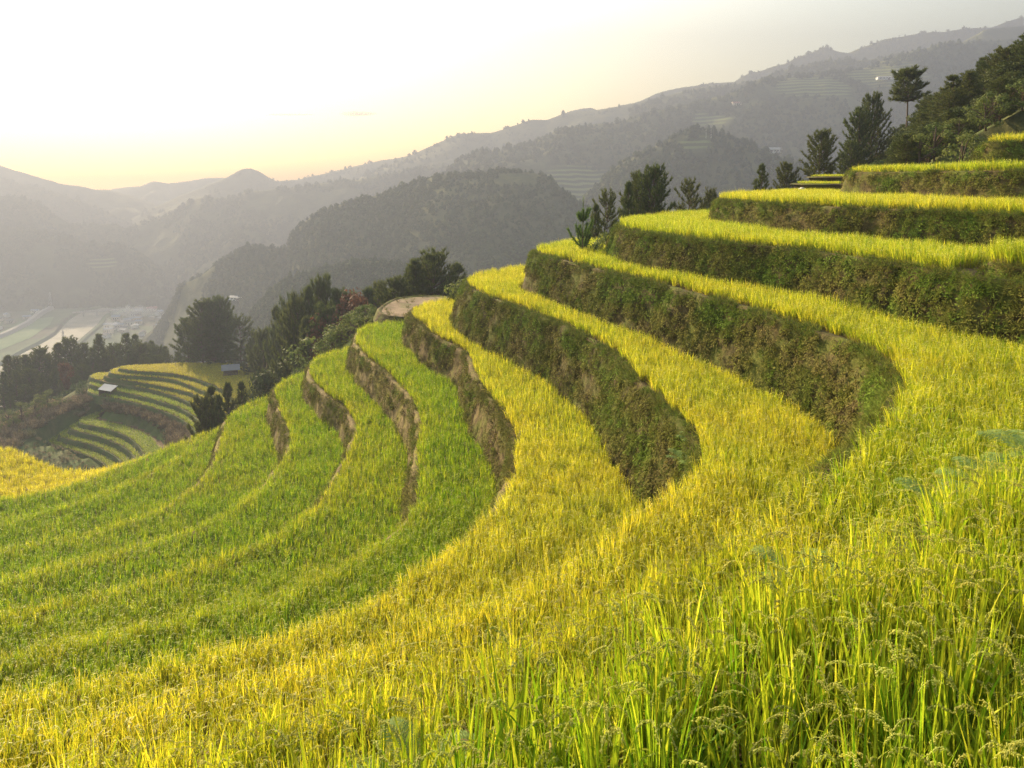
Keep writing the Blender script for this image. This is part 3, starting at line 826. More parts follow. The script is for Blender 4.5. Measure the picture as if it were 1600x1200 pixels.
# small ledges behind the golden terrace at the right, seen edge-on
for z, P, nm in ((1.9, [(23.0,62),(22.4,66),(25,72),(40,72),(40,62),(30,60.5)], 'lowest of the three thin ledges behind the golden terrace'),
                 (2.55, [(25.0,63),(24.4,67),(27,73),(42,73),(42,63),(32,61.5)], 'middle ledge of the three behind the golden terrace'),
                 (3.15, [(27.6,67),(27.2,70),(29,76),(44,76),(44,66),(34,65)], 'uppermost of the three thin ledges behind the golden terrace')):
    P = chaikin(P, 3, True)
    t = tag(link('terrace', slab_mesh('terrace', P, z, M_SOIL)), nm, None, None, 'structure')
    bm, _ = bank_mesh('bank', resample(np.vstack([P, P[:2]]), .25), z, .65, .2, M_BANK_BROWN if z < 2.2 else M_BANK_GREEN, 6, .06, 2)
    link('bank', bm, t)
    X, Y = np.meshgrid(np.arange(22, 45, .3), np.arange(60, 77, .3)); X = X.ravel(); Y = Y.ravel(); d = sdist(X, Y, P); k_ = (d > .3) & (d < 3.5) & (X < 33); X, Y = X[k_], Y[k_]; n = len(X)
    o = scatter('rice_rows', C_RICE[2], np.stack([X, Y, np.full(n, z)], 1), np.stack([np.zeros(n), np.zeros(n), RNG.random(n) * 6.28], 1), np.stack([np.full(n, 1.6), np.full(n, 1.6), RNG.uniform(.35, .5, n)], 1), np.clip(RNG.normal(.5, .12, n), 0, 1), parent=t)

# stubble on the bare clearing
_n = 260; _X = RNG.uniform(-13.5, -5, _n); _Y = RNG.uniform(68, 82, _n); _d = sdist(_X, _Y, CLEARING); _k = (_d > .1) & (RNG.random(_n) < np.where(_d < .9, 1, .25)); _X, _Y = _X[_k], _Y[_k]; _n = len(_X)
scatter('stubble', C_TUFT, np.stack([_X, _Y, np.full(_n, -9.5)], 1), np.stack([np.zeros(_n), np.zeros(_n), RNG.random(_n) * 6.28], 1), RNG.uniform(.8, 2.0, _n), np.clip(RNG.normal(.4, .2, _n), 0, 1), parent=c)

# scrub and dry brush on the ground between
def brush_clump(seed, mat, tall):
    rng = random.Random(seed); V, F, A = [], [], []
    for i in range(26):
        r = .5 * math.sqrt(rng.random()); a = rng.random() * 6.283
        blade(V, F, A, (r * math.cos(a), r * math.sin(a), 0), a + rng.uniform(-1, 1), rng.uniform(.05, .5), rng.uniform(.1, .9), rng.uniform(.5, 1.0) * tall, rng.uniform(.06, .13), 2, rng.random())
    for i in range(30):
        r = .5 * math.sqrt(rng.random()); a = rng.random() * 6.283
        blade(V, F, A, (r * math.cos(a), r * math.sin(a), rng.uniform(0, .7) * tall), rng.random() * 6.283, rng.uniform(.3, 1.4), rng.uniform(.1, .8), rng.uniform(.14, .28), rng.uniform(.09, .15), 2, rng.random())
    return mesh_from('brush', V, np.array(F), mat, False, {'vc': ('FLOAT_COLOR', np.array(A))})
C_DRY = source('dry_brush', [brush_clump(i, M_DRY, 1.3) for i in range(5)])
M_SCRUB = tint_foliage_material('scrub_leaves', (0.075, 0.080, 0.030), (0.055, 0.080, 0.022), (0.11, 0.14, 0.035))
C_SCRUB = source('scrub', [brush_clump(20 + i, M_SCRUB, .9) for i in range(5)])
def scrub(name, coll, x0, x1, y0, y1, dens, sc_, tint, label, thr=-1, seed=0):
    n = int((x1 - x0) * (y1 - y0) * dens)
    X = RNG.uniform(x0, x1, n); Y = RNG.uniform(y0, y1, n)
    m = in_view(X, Y, .1, 400) & (fbm(X * .1, Y * .1, octaves=3, seed=seed) > thr)
    X, Y = X[m], Y[m]
    m = np.ones(len(X), bool)
    for k in POLY:
        if k in 'ab': continue
        m &= sdist(X, Y, POLY[k], False) < -1.5
    for k in SPUR: m &= sdist(X, Y, SPUR_POLY[k], False) < -.6
    m &= sdist(X, Y, CLEARING, False) < -.8
    m &= ~((X > np.where(Y < 172, -110, -105)) & (X < -62) & (Y < 175 - .93 * np.maximum(X + 92, -4)))       # the green paddies stay clear
    X, Y = X[m], Y[m]; n = len(X)
    zz = ground(X, Y) - .25
    o = scatter(name, coll, np.stack([X, Y, zz], 1), np.stack([RNG.normal(0, .15, n), RNG.normal(0, .15, n), RNG.random(n) * 6.28], 1), RNG.uniform(.6, 1.4, n) * sc_, np.clip(tint + .3 * fbm(X * .15, Y * .15, seed=4) + RNG.normal(0, .12, n), 0, 1))
    return tag(o, label, 'undergrowth', None, 'stuff')
scrub('dry_brush', C_DRY, -108, -62, 150, 190, 2.6, 1.0, .35, 'dry brown brush on the slope between the distant paddies')
scrub('dry_brush', C_DRY, -150, -104, 145, 192, 0.8, 1.3, .45, 'dry brown grass slope at the lower left of the distant spur')
scrub('scrub', C_SCRUB, -75, 10, 66, 150, 0.55, 1.3, .55, 'green scrub on the hillside behind the rice skyline')
scrub('scrub', C_SCRUB, -175, -62, 186, 262, 0.28, 1.7, .4, 'green scrub under the pines on the distant spur')
scrub('scrub', C_SCRUB, 5, 80, 50, 118, 0.5, 1.3, .5, 'green scrub on the slope beneath the dark wood')

_n = 900    # low brush on the foot of the distant spur
_X = RNG.uniform(-116, -78, _n); _Y = RNG.uniform(138, 172, _n); _m = np.ones(_n, bool)
for k in SPUR: _m &= sdist(_X, _Y, SPUR_POLY[k], False) < -.7
_m &= (_Y < 172 - .93 * np.maximum(_X + 92, -8)); _X, _Y = _X[_m], _Y[_m]; _n = len(_X)
tag(scatter('dry_brush', C_DRY, np.stack([_X, _Y, ground(_X, _Y) - .25], 1), np.stack([np.zeros(_n), np.zeros(_n), RNG.random(_n) * 6.28], 1), RNG.uniform(.35, .75, _n), np.clip(RNG.normal(.6, .25, _n), 0, 1)), 'low brush at the foot of the green paddies on the distant spur', 'undergrowth')
_L = SPUR_LINE[6]; _T = np.gradient(_L, axis=0); _T /= np.linalg.norm(_T, axis=1)[:, None]; _n = 900; _i = RNG.integers(0, len(_L), _n); _r = RNG.uniform(.2, 4.6, _n)
_P = np.stack([_L[_i, 0] + _T[_i, 1] * _r, _L[_i, 1] - _T[_i, 0] * _r, -50.9 - 3.3 * np.clip(_r / 3.6, 0, 1)], 1)
_k = sdist(_P[:, 0], _P[:, 1], SPUR_POLY[7]) < -.4; _P = _P[_k]; _n = len(_P)
tag(scatter('dry_brush', C_DRY, _P, np.stack([np.zeros(_n), np.zeros(_n), RNG.random(_n) * 6.28], 1), RNG.uniform(.45, .9, _n), np.clip(RNG.normal(.35, .25, _n), 0, 1)), 'dry brown brush on the steep bank above the lower green paddies', 'undergrowth')
scrub('scrub', C_SCRUB, 23, 62, 43, 78, 1.6, 1.3, .6, 'green scrub behind the topmost rice terrace')

# ------------------------------------------------------------------ valley floor, river, far hills
M_VALLEY = soil_material('valley_fields', (0.10, 0.13, 0.06), (0.16, 0.20, 0.09), 0.010, (0.13, 0.12, 0.08), (0.5, 0.58), 0.2, 0.013)
V_FLOOR = -220.0
link('valley_floor', mesh_from('valley_floor', [(-1900, -250, V_FLOOR), (1560, -250, V_FLOOR), (1560, 2580, V_FLOOR), (-1900, 2580, V_FLOOR)], [(0, 1, 2, 3)], M_VALLEY))['kind'] = 'structure'
m, nt, out = new_mat('river_water'); b = NT(nt)
geo = b.n('ShaderNodeNewGeometry')
nrm = b.bump(b.noise(0.05, 5, .6, geo.outputs['Position']), .25, 1.0)
nt.links.new(b.bsdf(b.mix(b.ramp(b.noise(0.02, 4, .6, geo.outputs['Position']), .45, .6), (0.30, 0.27, 0.19), (0.40, 0.36, 0.26)), .75, .15, nrm), out.inputs[0])
M_RIVER = m
RIVER_L = [(-560,700),(-583,821),(-618,940),(-635,1033),(-648,1084),(-665,1121),(-697,1198),(-710,1243),(-713,1267),(-703,1318),(-687,1388),(-671,1441),(-648,1481)]
RIVER_R = [(-470,700),(-514,821),(-561,957),(-592,1033),(-613,1098),(-630,1156),(-659,1226),(-671,1267),(-682,1305),(-674,1373),(-658,1425),(-639,1465),(-630,1478)]
rl, rr = resample(chaikin(RIVER_L, 2), 12), resample(chaikin(RIVER_R, 2), 12)
n = min(len(rl), len(rr)); rl = resample(chaikin(RIVER_L, 2), 1)[np.linspace(0, 1, n).__mul__(len(resample(chaikin(RIVER_L, 2), 1)) - 1).astype(int)]
rr = resample(chaikin(RIVER_R, 2), 1)[np.linspace(0, 1, n).__mul__(len(resample(chaikin(RIVER_R, 2), 1)) - 1).astype(int)]
V = [(p[0], p[1], V_FLOOR + .4) for p in rl] + [(p[0], p[1], V_FLOOR + .4) for p in rr]
tag(link('river', mesh_from('river', V, [(i, n + i, n + i + 1, i + 1) for i in range(n - 1)], M_RIVER)), 'pale shallow river winding through the valley', None, None, 'structure')
M_STONE = plain_material('pale_concrete', (0.42, 0.38, 0.33), .9, .15)
M_ROAD = plain_material('pale_road', (0.40, 0.36, 0.30), .9, .15)
def ribbon(name, P, w, z0, h, mat, label):
    P = resample(chaikin(P, 2), 8); T = np.gradient(P, axis=0)[:, :2]; T /= np.linalg.norm(T, axis=1)[:, None]; N = np.stack([T[:, 1], -T[:, 0]], 1)
    zz = P[:, 2] if P.shape[1] == 3 else np.full(len(P), z0)
    rows = [(-w / 2 - h, -h - 2), (-w / 2, 0), (w / 2, 0), (w / 2 + h, -h - 2)]
    V = np.concatenate([np.stack([P[:, 0] + N[:, 0] * o, P[:, 1] + N[:, 1] * o, zz + dz], 1) for o, dz in rows]); n = len(P)
    return tag(link(name, mesh_from(name, V, [(j * n + i, j * n + i + 1, (j + 1) * n + i + 1, (j + 1) * n + i) for j in range(3) for i in range(n - 1)], mat)), label, None, None, 'structure')
ribbon('embankment', [(p[0] - 7, p[1]) for p in RIVER_L], 5, V_FLOOR + 3.5, 2.5, M_VALLEY, 'grassy embankment along the near bank of the river')
ribbon('road', [(-690,985),(-722,1046,),(-716,1064),(-728,1117),(-740,1165),(-772,1242),(-786,1300)], 6, V_FLOOR + 5, 3, M_ROAD, 'pale valley road along the foot of the left hills')
ribbon('embankment', [(p[0] + 6, p[1]) for p in RIVER_R], 4, V_FLOOR + 3, 2.5, M_VALLEY, 'grassy embankment on the village side of the river')
M_FIELD = soil_material('pale_green_field', (0.16, 0.24, 0.10), (0.22, 0.29, 0.13), .02)
link('field', mesh_from('field', [(x, y, V_FLOOR + .5) for x, y in [(-739,1098),(-762,1198),(-737,1226),(-704,1160),(-672,1060),(-664,980),(-700,960)]], [tuple(range(7))], M_FIELD))['kind'] = 'structure'
link('field', mesh_from('field', [(x, y, V_FLOOR + .5) for x, y in [(-655,1250),(-665,1320),(-655,1400),(-622,1440),(-610,1350),(-625,1270)]], [tuple(range(6))], M_FIELD))['kind'] = 'structure'

def hill_material(name, field=0.0, terr=None):
    m, nt, out = new_mat(name); b = NT(nt)
    geo = b.n('ShaderNodeNewGeometry'); pos = geo.outputs['Position']
    c = b.mix(b.ramp(b.noise(.02, 6, .65, pos), .35, .65), (0.045, 0.052, 0.022), (0.095, 0.098, 0.040))
    f = b.ramp(b.noise(.0045, 4, .55, pos), .60 - field, .66 - field)
    sepz = b.n('ShaderNodeSeparateXYZ'); nt.links.new(pos, sepz.inputs[0])
    wav = b.math('SINE', b.math('ADD', b.math('MULTIPLY', sepz.outputs[2], 1.05), b.math('MULTIPLY', b.noise(.01, 2, .5, pos), 14)))
    fc = b.mix(b.ramp(wav, -.2, .5), (0.075, 0.085, 0.035), (0.16, 0.175, 0.06))
    at = b.attr('field')
    c = b.mix(at, c, fc)
    nrm = b.bump(b.noise(.12, 5, .7, pos), .8, 3.0)
    nt.links.new(b.bsdf(c, .95, .05, nrm), out.inputs[0])
    return m
M_HILL = hill_material('forested_hill')

def far_tree(seed, kind):
    rng = random.Random(seed); V, F, A = [], [], []
    n = 46
    for i in range(n):
        t = rng.random()
        if kind == 0: z = .12 + .86 * t; rad = .36 * (1 - t) ** .8 + .03
        else: z = .2 + .75 * t; rad = .42 * math.sqrt(max(0.02, 1 - (2 * t - .9) ** 2))
        a = rng.random() * 6.283; r = rad * (.55 + .45 * rng.random())
        c = np.array([r * math.cos(a), r * math.sin(a), z]); s = rng.uniform(.10, .19) * (1.15 - .4 * t); o = len(V)
        out_ = np.array([math.cos(a), math.sin(a), .6]); out_ /= np.linalg.norm(out_)
        u = np.cross(out_, (0, 0, 1)); u /= np.linalg.norm(u); w = np.cross(out_, u); rn = rng.random()
        for k in range(5):
            q = 2 * math.pi * k / 5 + rng.random() * .8
            p = c + (u * math.cos(q) + w * math.sin(q)) * s * rng.uniform(.7, 1.2); V.append(tuple(p)); A.append((t, rn, 0, 1))
        V.append(tuple(c + out_ * s * .55)); A.append((t, rn, 0, 1))
        for k in range(5): F.append((o + k, o + (k + 1) % 5, o + 5))
    return mesh_from('far_tree', V, np.array(F), M_FOREST, False, {'vc': ('FLOAT_COLOR', np.array(A))})
C_FOREST = source('far_trees', [far_tree(i, 0) for i in range(4)] + [far_tree(10 + i, 1) for i in range(6)])

def hill(name, ridge, width, base, label, trees=0, tree_h=7, rough=1.0, seed=0, fields=None, back=.25, thr=-.25, dirv=None, nrow=42, tint=.35):
    R = resample(np.array(ridge, float), max(4.0, np.linalg.norm(np.array(ridge[-1]) - np.array(ridge[0])) / 220))
    n = len(R); s = np.arange(n)
    R[:, 2] += fbm(R[:, 0] * .03, R[:, 1] * .03, octaves=4, seed=seed) * rough * 3
    T = np.concatenate([np.linspace(-back, 0, 6)[:-1], np.linspace(0, 1, nrow)])
    D = -R[:, :2] / np.linalg.norm(R[:, :2], axis=1)[:, None]
    if dirv is not None:
        D = D + np.array(dirv); D /= np.linalg.norm(D, axis=1)[:, None]
    V = []; tt = []
    for t in T:
        w = width * t * (1 + .25 * np.sin(s * .05 + seed))
        X = R[:, 0] + D[:, 0] * w; Y = R[:, 1] + D[:, 1] * w
        drop = (R[:, 2] - base)
        prof = (0.94 * t + .06 * t * t) if t >= 0 else 1.1 * abs(t)
        zz = R[:, 2] - drop * prof
        spur = np.abs(fbm(X * .006, Y * .006, octaves=4, seed=seed + 3)) * 2 - .5
        amp = np.clip(abs(t) * 3.0, 0, 1) * np.clip((1.06 - t) * 3, 0, 1)
        zz = zz + spur * drop * .22 * amp * rough + fbm(X * .03, Y * .03, octaves=3, seed=seed + 9) * 5 * amp * rough
        V.append(np.stack([X, Y, zz], 1)); tt.append(np.full(n, t))
    V = np.concatenate(V); tt = np.concatenate(tt); m = len(T)
    fld = np.zeros(len(V))
    for (fx, fy, fz, fr) in (fields or []):
        d = np.sqrt(((V[:, 0] - fx) / fr) ** 2 + ((V[:, 1] - fy) / (fr * 1.5)) ** 2 + ((V[:, 2] - fz) / (fr * .42)) ** 2) + fbm(V[:, 0] * .02, V[:, 1] * .02, V[:, 2] * .02, seed=4) * .35
        fld = np.maximum(fld, sstep(1.15, .85, d))
    i = (np.arange(m - 1)[:, None] * n + np.arange(n - 1)[None]).ravel()
    F = np.stack([i, i + 1, i + n + 1, i + n], 1)
    o = tag(link(name, mesh_from(name, V, F, M_HILL, True, {'field': ('FLOAT', fld)})), label, None, None, 'structure')
    if trees:
        P0, P1, P2 = V[F[:, 0]], V[F[:, 1]], V[F[:, 3]]
        ar = np.linalg.norm(np.cross(P1 - P0, P2 - P0), axis=1); ok = (tt[F[:, 0]] > -.12) & (tt[F[:, 0]] < .97)
        ar = ar * ok; f = RNG.choice(len(F), trees, p=ar / ar.sum()); u = RNG.random((trees, 1)); v = RNG.random((trees, 1))
        P = P0[f] * (1 - u) * (1 - v) + P1[f] * u * (1 - v) + P2[f] * (1 - u) * v + V[F[f, 2]] * u * v
        fl = fld[F[f, 0]]
        g = fbm(P[:, 0] * .012, P[:, 1] * .012, octaves=3, seed=seed + 31)
        keep = (fl < .4) & (g > thr) & in_view(P[:, 0], P[:, 1], .06, 9999)
        P = P[keep]; k = len(P); hh = tree_h * RNG.uniform(.5, 1.25, k) * (1 + .45 * fbm(P[:, 0] * .015, P[:, 1] * .015, octaves=3, seed=seed + 51)) * np.where(RNG.random(k) < .06, 1.5, 1)
        P[:, 2] -= hh * .2
        so = scatter('forest', C_FOREST, P, np.stack([np.zeros(k), np.zeros(k), RNG.random(k) * 6.28], 1), np.stack([hh * RNG.uniform(.9, 1.3, k), hh * RNG.uniform(.9, 1.3, k), hh], 1),
                np.clip(tint + .7 * fbm(P[:, 0] * .009, P[:, 1] * .009, octaves=4, seed=seed + 41) + RNG.normal(0, .17, k), 0, 1))
        tag(so, 'forest covering the ' + label if len(label.split()) < 13 else label, 'forest')
    return o

HILLS = [
('mountain', [(-1820,2282,105.9),(-1595,2240,82.5),(-1476,2226,39.9),(-1422,2212,23.1),(-1357,2198,8.5),(-1286,2184,-11.5),(-1217,2170,-20.3),(-1170,2156,-27.3),(-1112,2142,-30.7),(-1056,2128,-44.6),(-990,2114,-65.4),(-927,2100,-105.2),(-889,2093,-139.1)], 489, -220, 'far golden ridge sloping down from the left edge under the sky', 0, 8),
('mountain', [(-1488,2480,-85.6),(-1360,2480,-52.5),(-1277,2480,-29.9),(-1197,2480,-23.7),(-1155,2480,-7.3),(-1108,2480,-15.5),(-1056,2480,-9.3),(-984,2480,3.0),(-932,2480,5.0),(-844,2480,-11.4),(-742,2480,-25.8),(-620,2480,-36.0)], 496, -220, 'palest golden mountain in the notch of the valley', 0, 8),
('mountain', [(-1096,1938,-178.0),(-978,1955,-104.3),(-904,1975,-65.8),(-860,1994,-43.3),(-816,2014,-23.7),(-754,2033,4.7),(-718,2053,26.8),(-701,2072,30.5),(-683,2093,18.6),(-647,2112,-7.5),(-586,2132,-0.6),(-536,2151,11.9),(-432,2171,38.9),(-290,2190,66.3),(-183,2210,63.3),(-51,2227,51.5)], 510, -220, 'pointed hazy peak left of centre', 1500, 9),
('mountain', [(-494,1910,-47.3),(-378,1900,3.0),(-298,1894,37.5),(-235,1889,63.9),(-185,1883,85.4),(-125,1877,109.9),(-52,1872,111.1),(0,1867,127.6),(48,1861,142.5),(86,1855,142.1),(115,1850,152.2),(147,1844,157.9),(185,1838,163.4),(256,1833,171.9),(306,1828,181.8),(384,1822,200.6),(429,1816,213.3),(522,1811,220.1),(594,1805,225.2),(760,1805,228.2)], 589, -113, 'long hazy ridge rising from the centre to the right', 3500, 8),
('mountain', [(71,2132,140.0),(132,2132,175.0),(171,2132,189.0),(215,2132,194.2),(246,2132,187.2),(297,2132,199.4),(357,2132,215.1),(395,2132,234.3),(449,2132,248.1),(503,2132,256.8),(614,2132,265.5),(789,2132,279.4)], 410, -81, 'faint ridge with drifting cloud behind the long ridge', 0, 8),
('mountain', [(380,2100,190.0),(450,2100,223.8),(519,2100,251.3),(600,2100,261.6),(632,2100,280.4),(680,2100,294.0),(732,2100,309.4),(771,2100,328.0),(808,2100,341.7),(846,2100,355.2),(882,2100,341.7),(905,2100,338.4),(948,2100,355.2),(1000,2100,373.8),(1086,2100,389.2),(1161,2100,394.2),(1214,2100,402.7),(1290,2100,407.8),(1332,2100,423.0),(1374,2100,433.1)], 336, 80, 'jagged pale blue mountain crest at the upper right', 2500, 9),
('mountain', [(238,1568,142.7),(310,1568,168.0),(388,1568,183.2),(487,1568,198.7),(516,1568,208.8),(612,1568,235.5),(729,1568,241.9),(788,1568,253.3),(904,1568,274.9),(946,1568,298.9),(1027,1568,306.6),(1129,1568,320.4),(1236,1568,332.8)], 290, 53, 'blue wooded ridge below the jagged crest at the upper right', 4500, 8),
('hill', [(-170,1145,-60),(-105,1150,5.9),(-90,1159,24.1),(-54,1168,42.6),(-19,1177,43.9),(12,1186,50.1),(52,1195,68.1),(81,1205,83.4),(156,1214,87.0),(196,1223,97.7),(223,1232,107.5),(275,1241,117.4),(321,1250,131.5),(343,1259,135.5),(394,1268,156.1),(417,1277,166.5),(440,1286,164.6),(500,1295,175.2),(590,1305,187.0),(680,1314,218.1),(722,1323,228.1),(771,1332,232.9),(858,1341,239.9),(973,1350,260.0),(1100,1360,270)], 520, -150, 'broad forested hill behind the terraces with pale fields near its crest', 12000, 7.5),
('hill', [(60,805,-40),(90,800,-4.9),(106,796,13.6),(131,791,27.9),(156,787,41.4),(176,782,52.1),(195,778,51.2),(224,773,43.3),(255,769,28.5),(279,764,15.7),(309,760,-4.5),(350,755,-40)], 330, -170, 'forested shoulder with small terraces in front of the broad hill', 4200, 6.5),
('hill', [(-420,860,-200),(-377,850,-133.6),(-365,839,-115.5),(-338,828,-102.8),(-312,817,-86.2),(-286,806,-72.9),(-262,795,-69.2),(-229,784,-68.2),(-223,773,-53.6),(-210,762,-44.5),(-188,751,-29.4),(-148,740,-16.6),(-115,730,-9.0),(-89,719,-0.5),(-70,708,3.1),(-42,697,7.7),(-14,686,9.9),(14,675,7.5),(29,664,5.8),(37,653,-0.2),(46,642,-8.6),(66,631,-24.2),(83,620,-41.8),(110,605,-80)], 300, -190, 'dark forested hill in the middle of the valley', 13000, 5.2),
('hill', [(-205,566,-125),(-191,560,-96.4),(-177,549,-80.0),(-163,537,-68.3),(-132,526,-58.8),(-103,514,-52.7),(-76,503,-52.3),(-45,491,-59.3),(-16,480,-74.1),(10,472,-100)], 170, -150, 'lower forested knoll in front of the dark hill', 5000, 4.6),
('mountain', [(-900,1660,-180),(-839,1650,-112.3),(-803,1639,-95.1),(-720,1629,-72.7),(-677,1618,-42.6),(-647,1607,-37.0),(-615,1596,-38.0),(-564,1586,-36.4),(-548,1575,-25.7),(-504,1564,-21.6),(-448,1554,-17.6),(-384,1543,-8.5),(-305,1532,0.5),(-189,1521,20.7),(-119,1511,30.5),(-50,1500,35.3),(60,1490,30)], 380, -220, 'hazy wooded slope below the pointed peak', 5500, 8),
('mountain', [(-1700,2030,80),(-1426,2000,29.5),(-1318,1985,3.0),(-1232,1970,-14.9),(-1147,1955,-37.5),(-1064,1940,-64.6),(-1007,1925,-86.5),(-925,1910,-120.9),(-870,1895,-142.1),(-815,1880,-169.3),(-761,1865,-186.7),(-720,1850,-208.5)], 330, -220, 'second ridge down from the left edge, above the valley', 2500, 9),
('mountain', [(-1400,1630,10),(-1158,1620,-26.5),(-1076,1618,-34.5),(-1034,1617,-37.2),(-992,1615,-51.9),(-962,1614,-72.0),(-927,1612,-93.5),(-894,1611,-94.7),(-838,1609,-93.3),(-804,1608,-105.3),(-779,1606,-126.7),(-725,1605,-134.6),(-682,1603,-156.0),(-644,1602,-172.0),(-623,1600,-186.6)], 200, -200, 'third ridge down from the left edge, above the village', 2500, 8),
('hill', [(-1250,1425,-60),(-1017,1420,-76.0),(-945,1418,-85.4),(-871,1415,-92.3),(-806,1412,-108.7),(-795,1410,-117.9),(-727,1408,-120.1),(-681,1405,-134.0),(-640,1402,-169.1),(-618,1400,-215)], 150, -221, 'nearest left hill rising above the river bank', 3500, 7),
]
FIELDS = {7: [(95,1010,5,60),(120,950,-20,70),(480,1230,150,60),(600,1250,165,55),(300,1170,95,30)], 8: [(176,745,38,22),(210,700,10,20)], 6: [(546,1408,190,45)], 14: [(-740,1390,-150,25)]}
for i, h in enumerate(HILLS):
    nm, ridge, width, base, label, ntree, th = h
    hill(nm, ridge, width, base, label, ntree, th, 1.0, i * 13 + 5, FIELDS.get(i), thr=-.32 if i in (7, 8, 9, 10) else -.2)
#@@TREES
# ------------------------------------------------------------------ trees
def tuft(V, F, A, p, d, rng, n, ln, w, spread):
    d = Vector(d).normalized(); u = d.orthogonal().normalized(); v = d.cross(u); rn = rng.random()
    for i in range(n):
        a = rng.random() * 6.283; r = spread * math.sqrt(rng.random())
        q = (d + (u * math.cos(a) + v * math.sin(a)) * r).normalized()
        s = q.cross(Vector((rng.random() - .5, rng.random() - .5, rng.random() - .5))).normalized() * w * .5
        l = ln * rng.uniform(.7, 1.15); o = len(V)
        for x in (p - s, p + s, p + q * l): V.append(tuple(x)); A.append((0, min(1, max(0, rn * .6 + rng.random() * .4)), 0, 1))
        F.append((o, o + 1, o + 2))

def pine_parts(seed, kind):
    """an 8 m pine: bark mesh (trunk and limbs) and needle mesh"""
    rng = random.Random(seed); H = 8.0; tr = MB(); V, F, A = [], [], []
    bend = (rng.uniform(-.25, .25), rng.uniform(-.25, .25))
    def axis(z): t = z / H; return Vector((bend[0] * math.sin(t * 3), bend[1] * math.sin(t * 2.4), z))
    r0 = {'cone': .13, 'round': .17, 'umbrella': .11, 'airy': .12, 'sapling': .10}[kind]
    tr.tube([axis(H * i / 9) for i in range(10)], [r0 * (1 - .86 * i / 9) + .01 for i in range(10)], 7)
    z0, nw, nb, Lm = {'cone': (.6, 19, 6, 2.2), 'round': (1.0, 17, 7, 2.8), 'umbrella': (5.6, 7, 8, 1.7), 'airy': (1.5, 13, 6, 2.9), 'sapling': (.6, 6, 6, 2.6)}[kind]
    for i in range(nw):
        t = (i + rng.uniform(-.3, .3)) / (nw - 1); t = min(max(t, 0), 1); z = z0 + (H - .25 - z0) * t
        if kind == 'sapling': t = min(t, .97) * .8; z = z0 + (H - z0) * t; L = Lm * (1 - t) ** .7 + .3
        elif kind == 'cone': L = Lm * (1 - t) ** .75 * (.75 + .25 * min(1, t * 6)) + .25
        elif kind == 'umbrella': L = Lm * math.sqrt(max(.05, 1 - (1.2 * t - .30) ** 2))
        else: L = Lm * math.sqrt(max(.05, 1 - (1.35 * t - .40) ** 2))
        az0 = rng.random() * 6.283
        for k in range(nb):
            if rng.random() < (.10 if kind != 'airy' else .2): continue
            az = az0 + 6.283 * k / nb + rng.uniform(-.35, .35); l = L * rng.uniform(.6, 1.2)
            up = {'cone': .25, 'round': .30, 'umbrella': .18, 'airy': .12, 'sapling': .65}[kind] + (.5 if kind != 'sapling' else .1) * t + rng.uniform(-.15, .15)
            p = axis(z); P = [p.copy()]; m = 6
            for j in range(m):
                e = up + (.35 if kind != 'sapling' else .5) * (j / m) - .1
                p = p + Vector((math.cos(az) * math.cos(e), math.sin(az) * math.cos(e), math.sin(e))) * (l / m); P.append(p.copy())
            tr.tube(P, [.045 * (l / Lm) * (1 - .8 * j / m) + .008 for j in range(m + 1)], 4)
            if kind == 'sapling':
                for j in range(1, 40):
                    f = .15 + .85 * j / 39; ii = min(m - 1, int(f * m)); q = P[ii].lerp(P[ii + 1], f * m - ii)
                    tuft(V, F, A, q, P[ii + 1] - P[ii], rng, 6, .40, .05, 1.2)
                continue
            nt_ = max(5, int(l * (6.5 if kind != 'umbrella' else 10)))
            for j in range(nt_):
                f = .28 + .72 * (j + rng.random()) / nt_; ii = min(m - 1, int(f * m)); q = P[ii].lerp(P[ii + 1], f * m - ii)
                sd = Vector((-math.sin(az), math.cos(az), 0)) * rng.uniform(-1, 1)
                d = (P[ii + 1] - P[ii]).normalized() + sd * .9 + Vector((0, 0, rng.uniform(.0, .8)))
                q = q + sd * rng.uniform(.05, .55) * min(1, l)
                tuft(V, F, A, q, d, rng, 11, .40, .075, .95)
            tuft(V, F, A, P[-1], P[-1] - P[-2] + Vector((0, 0, .1)), rng, 12, .40, .06, .8)
    if kind == 'sapling':
        for j in range(22): tuft(V, F, A, axis(4.6 + 3.3 * j / 21), (0, 0, 1), rng, 5, .38, .05, 1.0)
    else:
        for j in range(6): tuft(V, F, A, axis(H - .1 * j), (0, 0, 1), rng, 8, .36, .05, .9)
    return tr, (V, F, A)

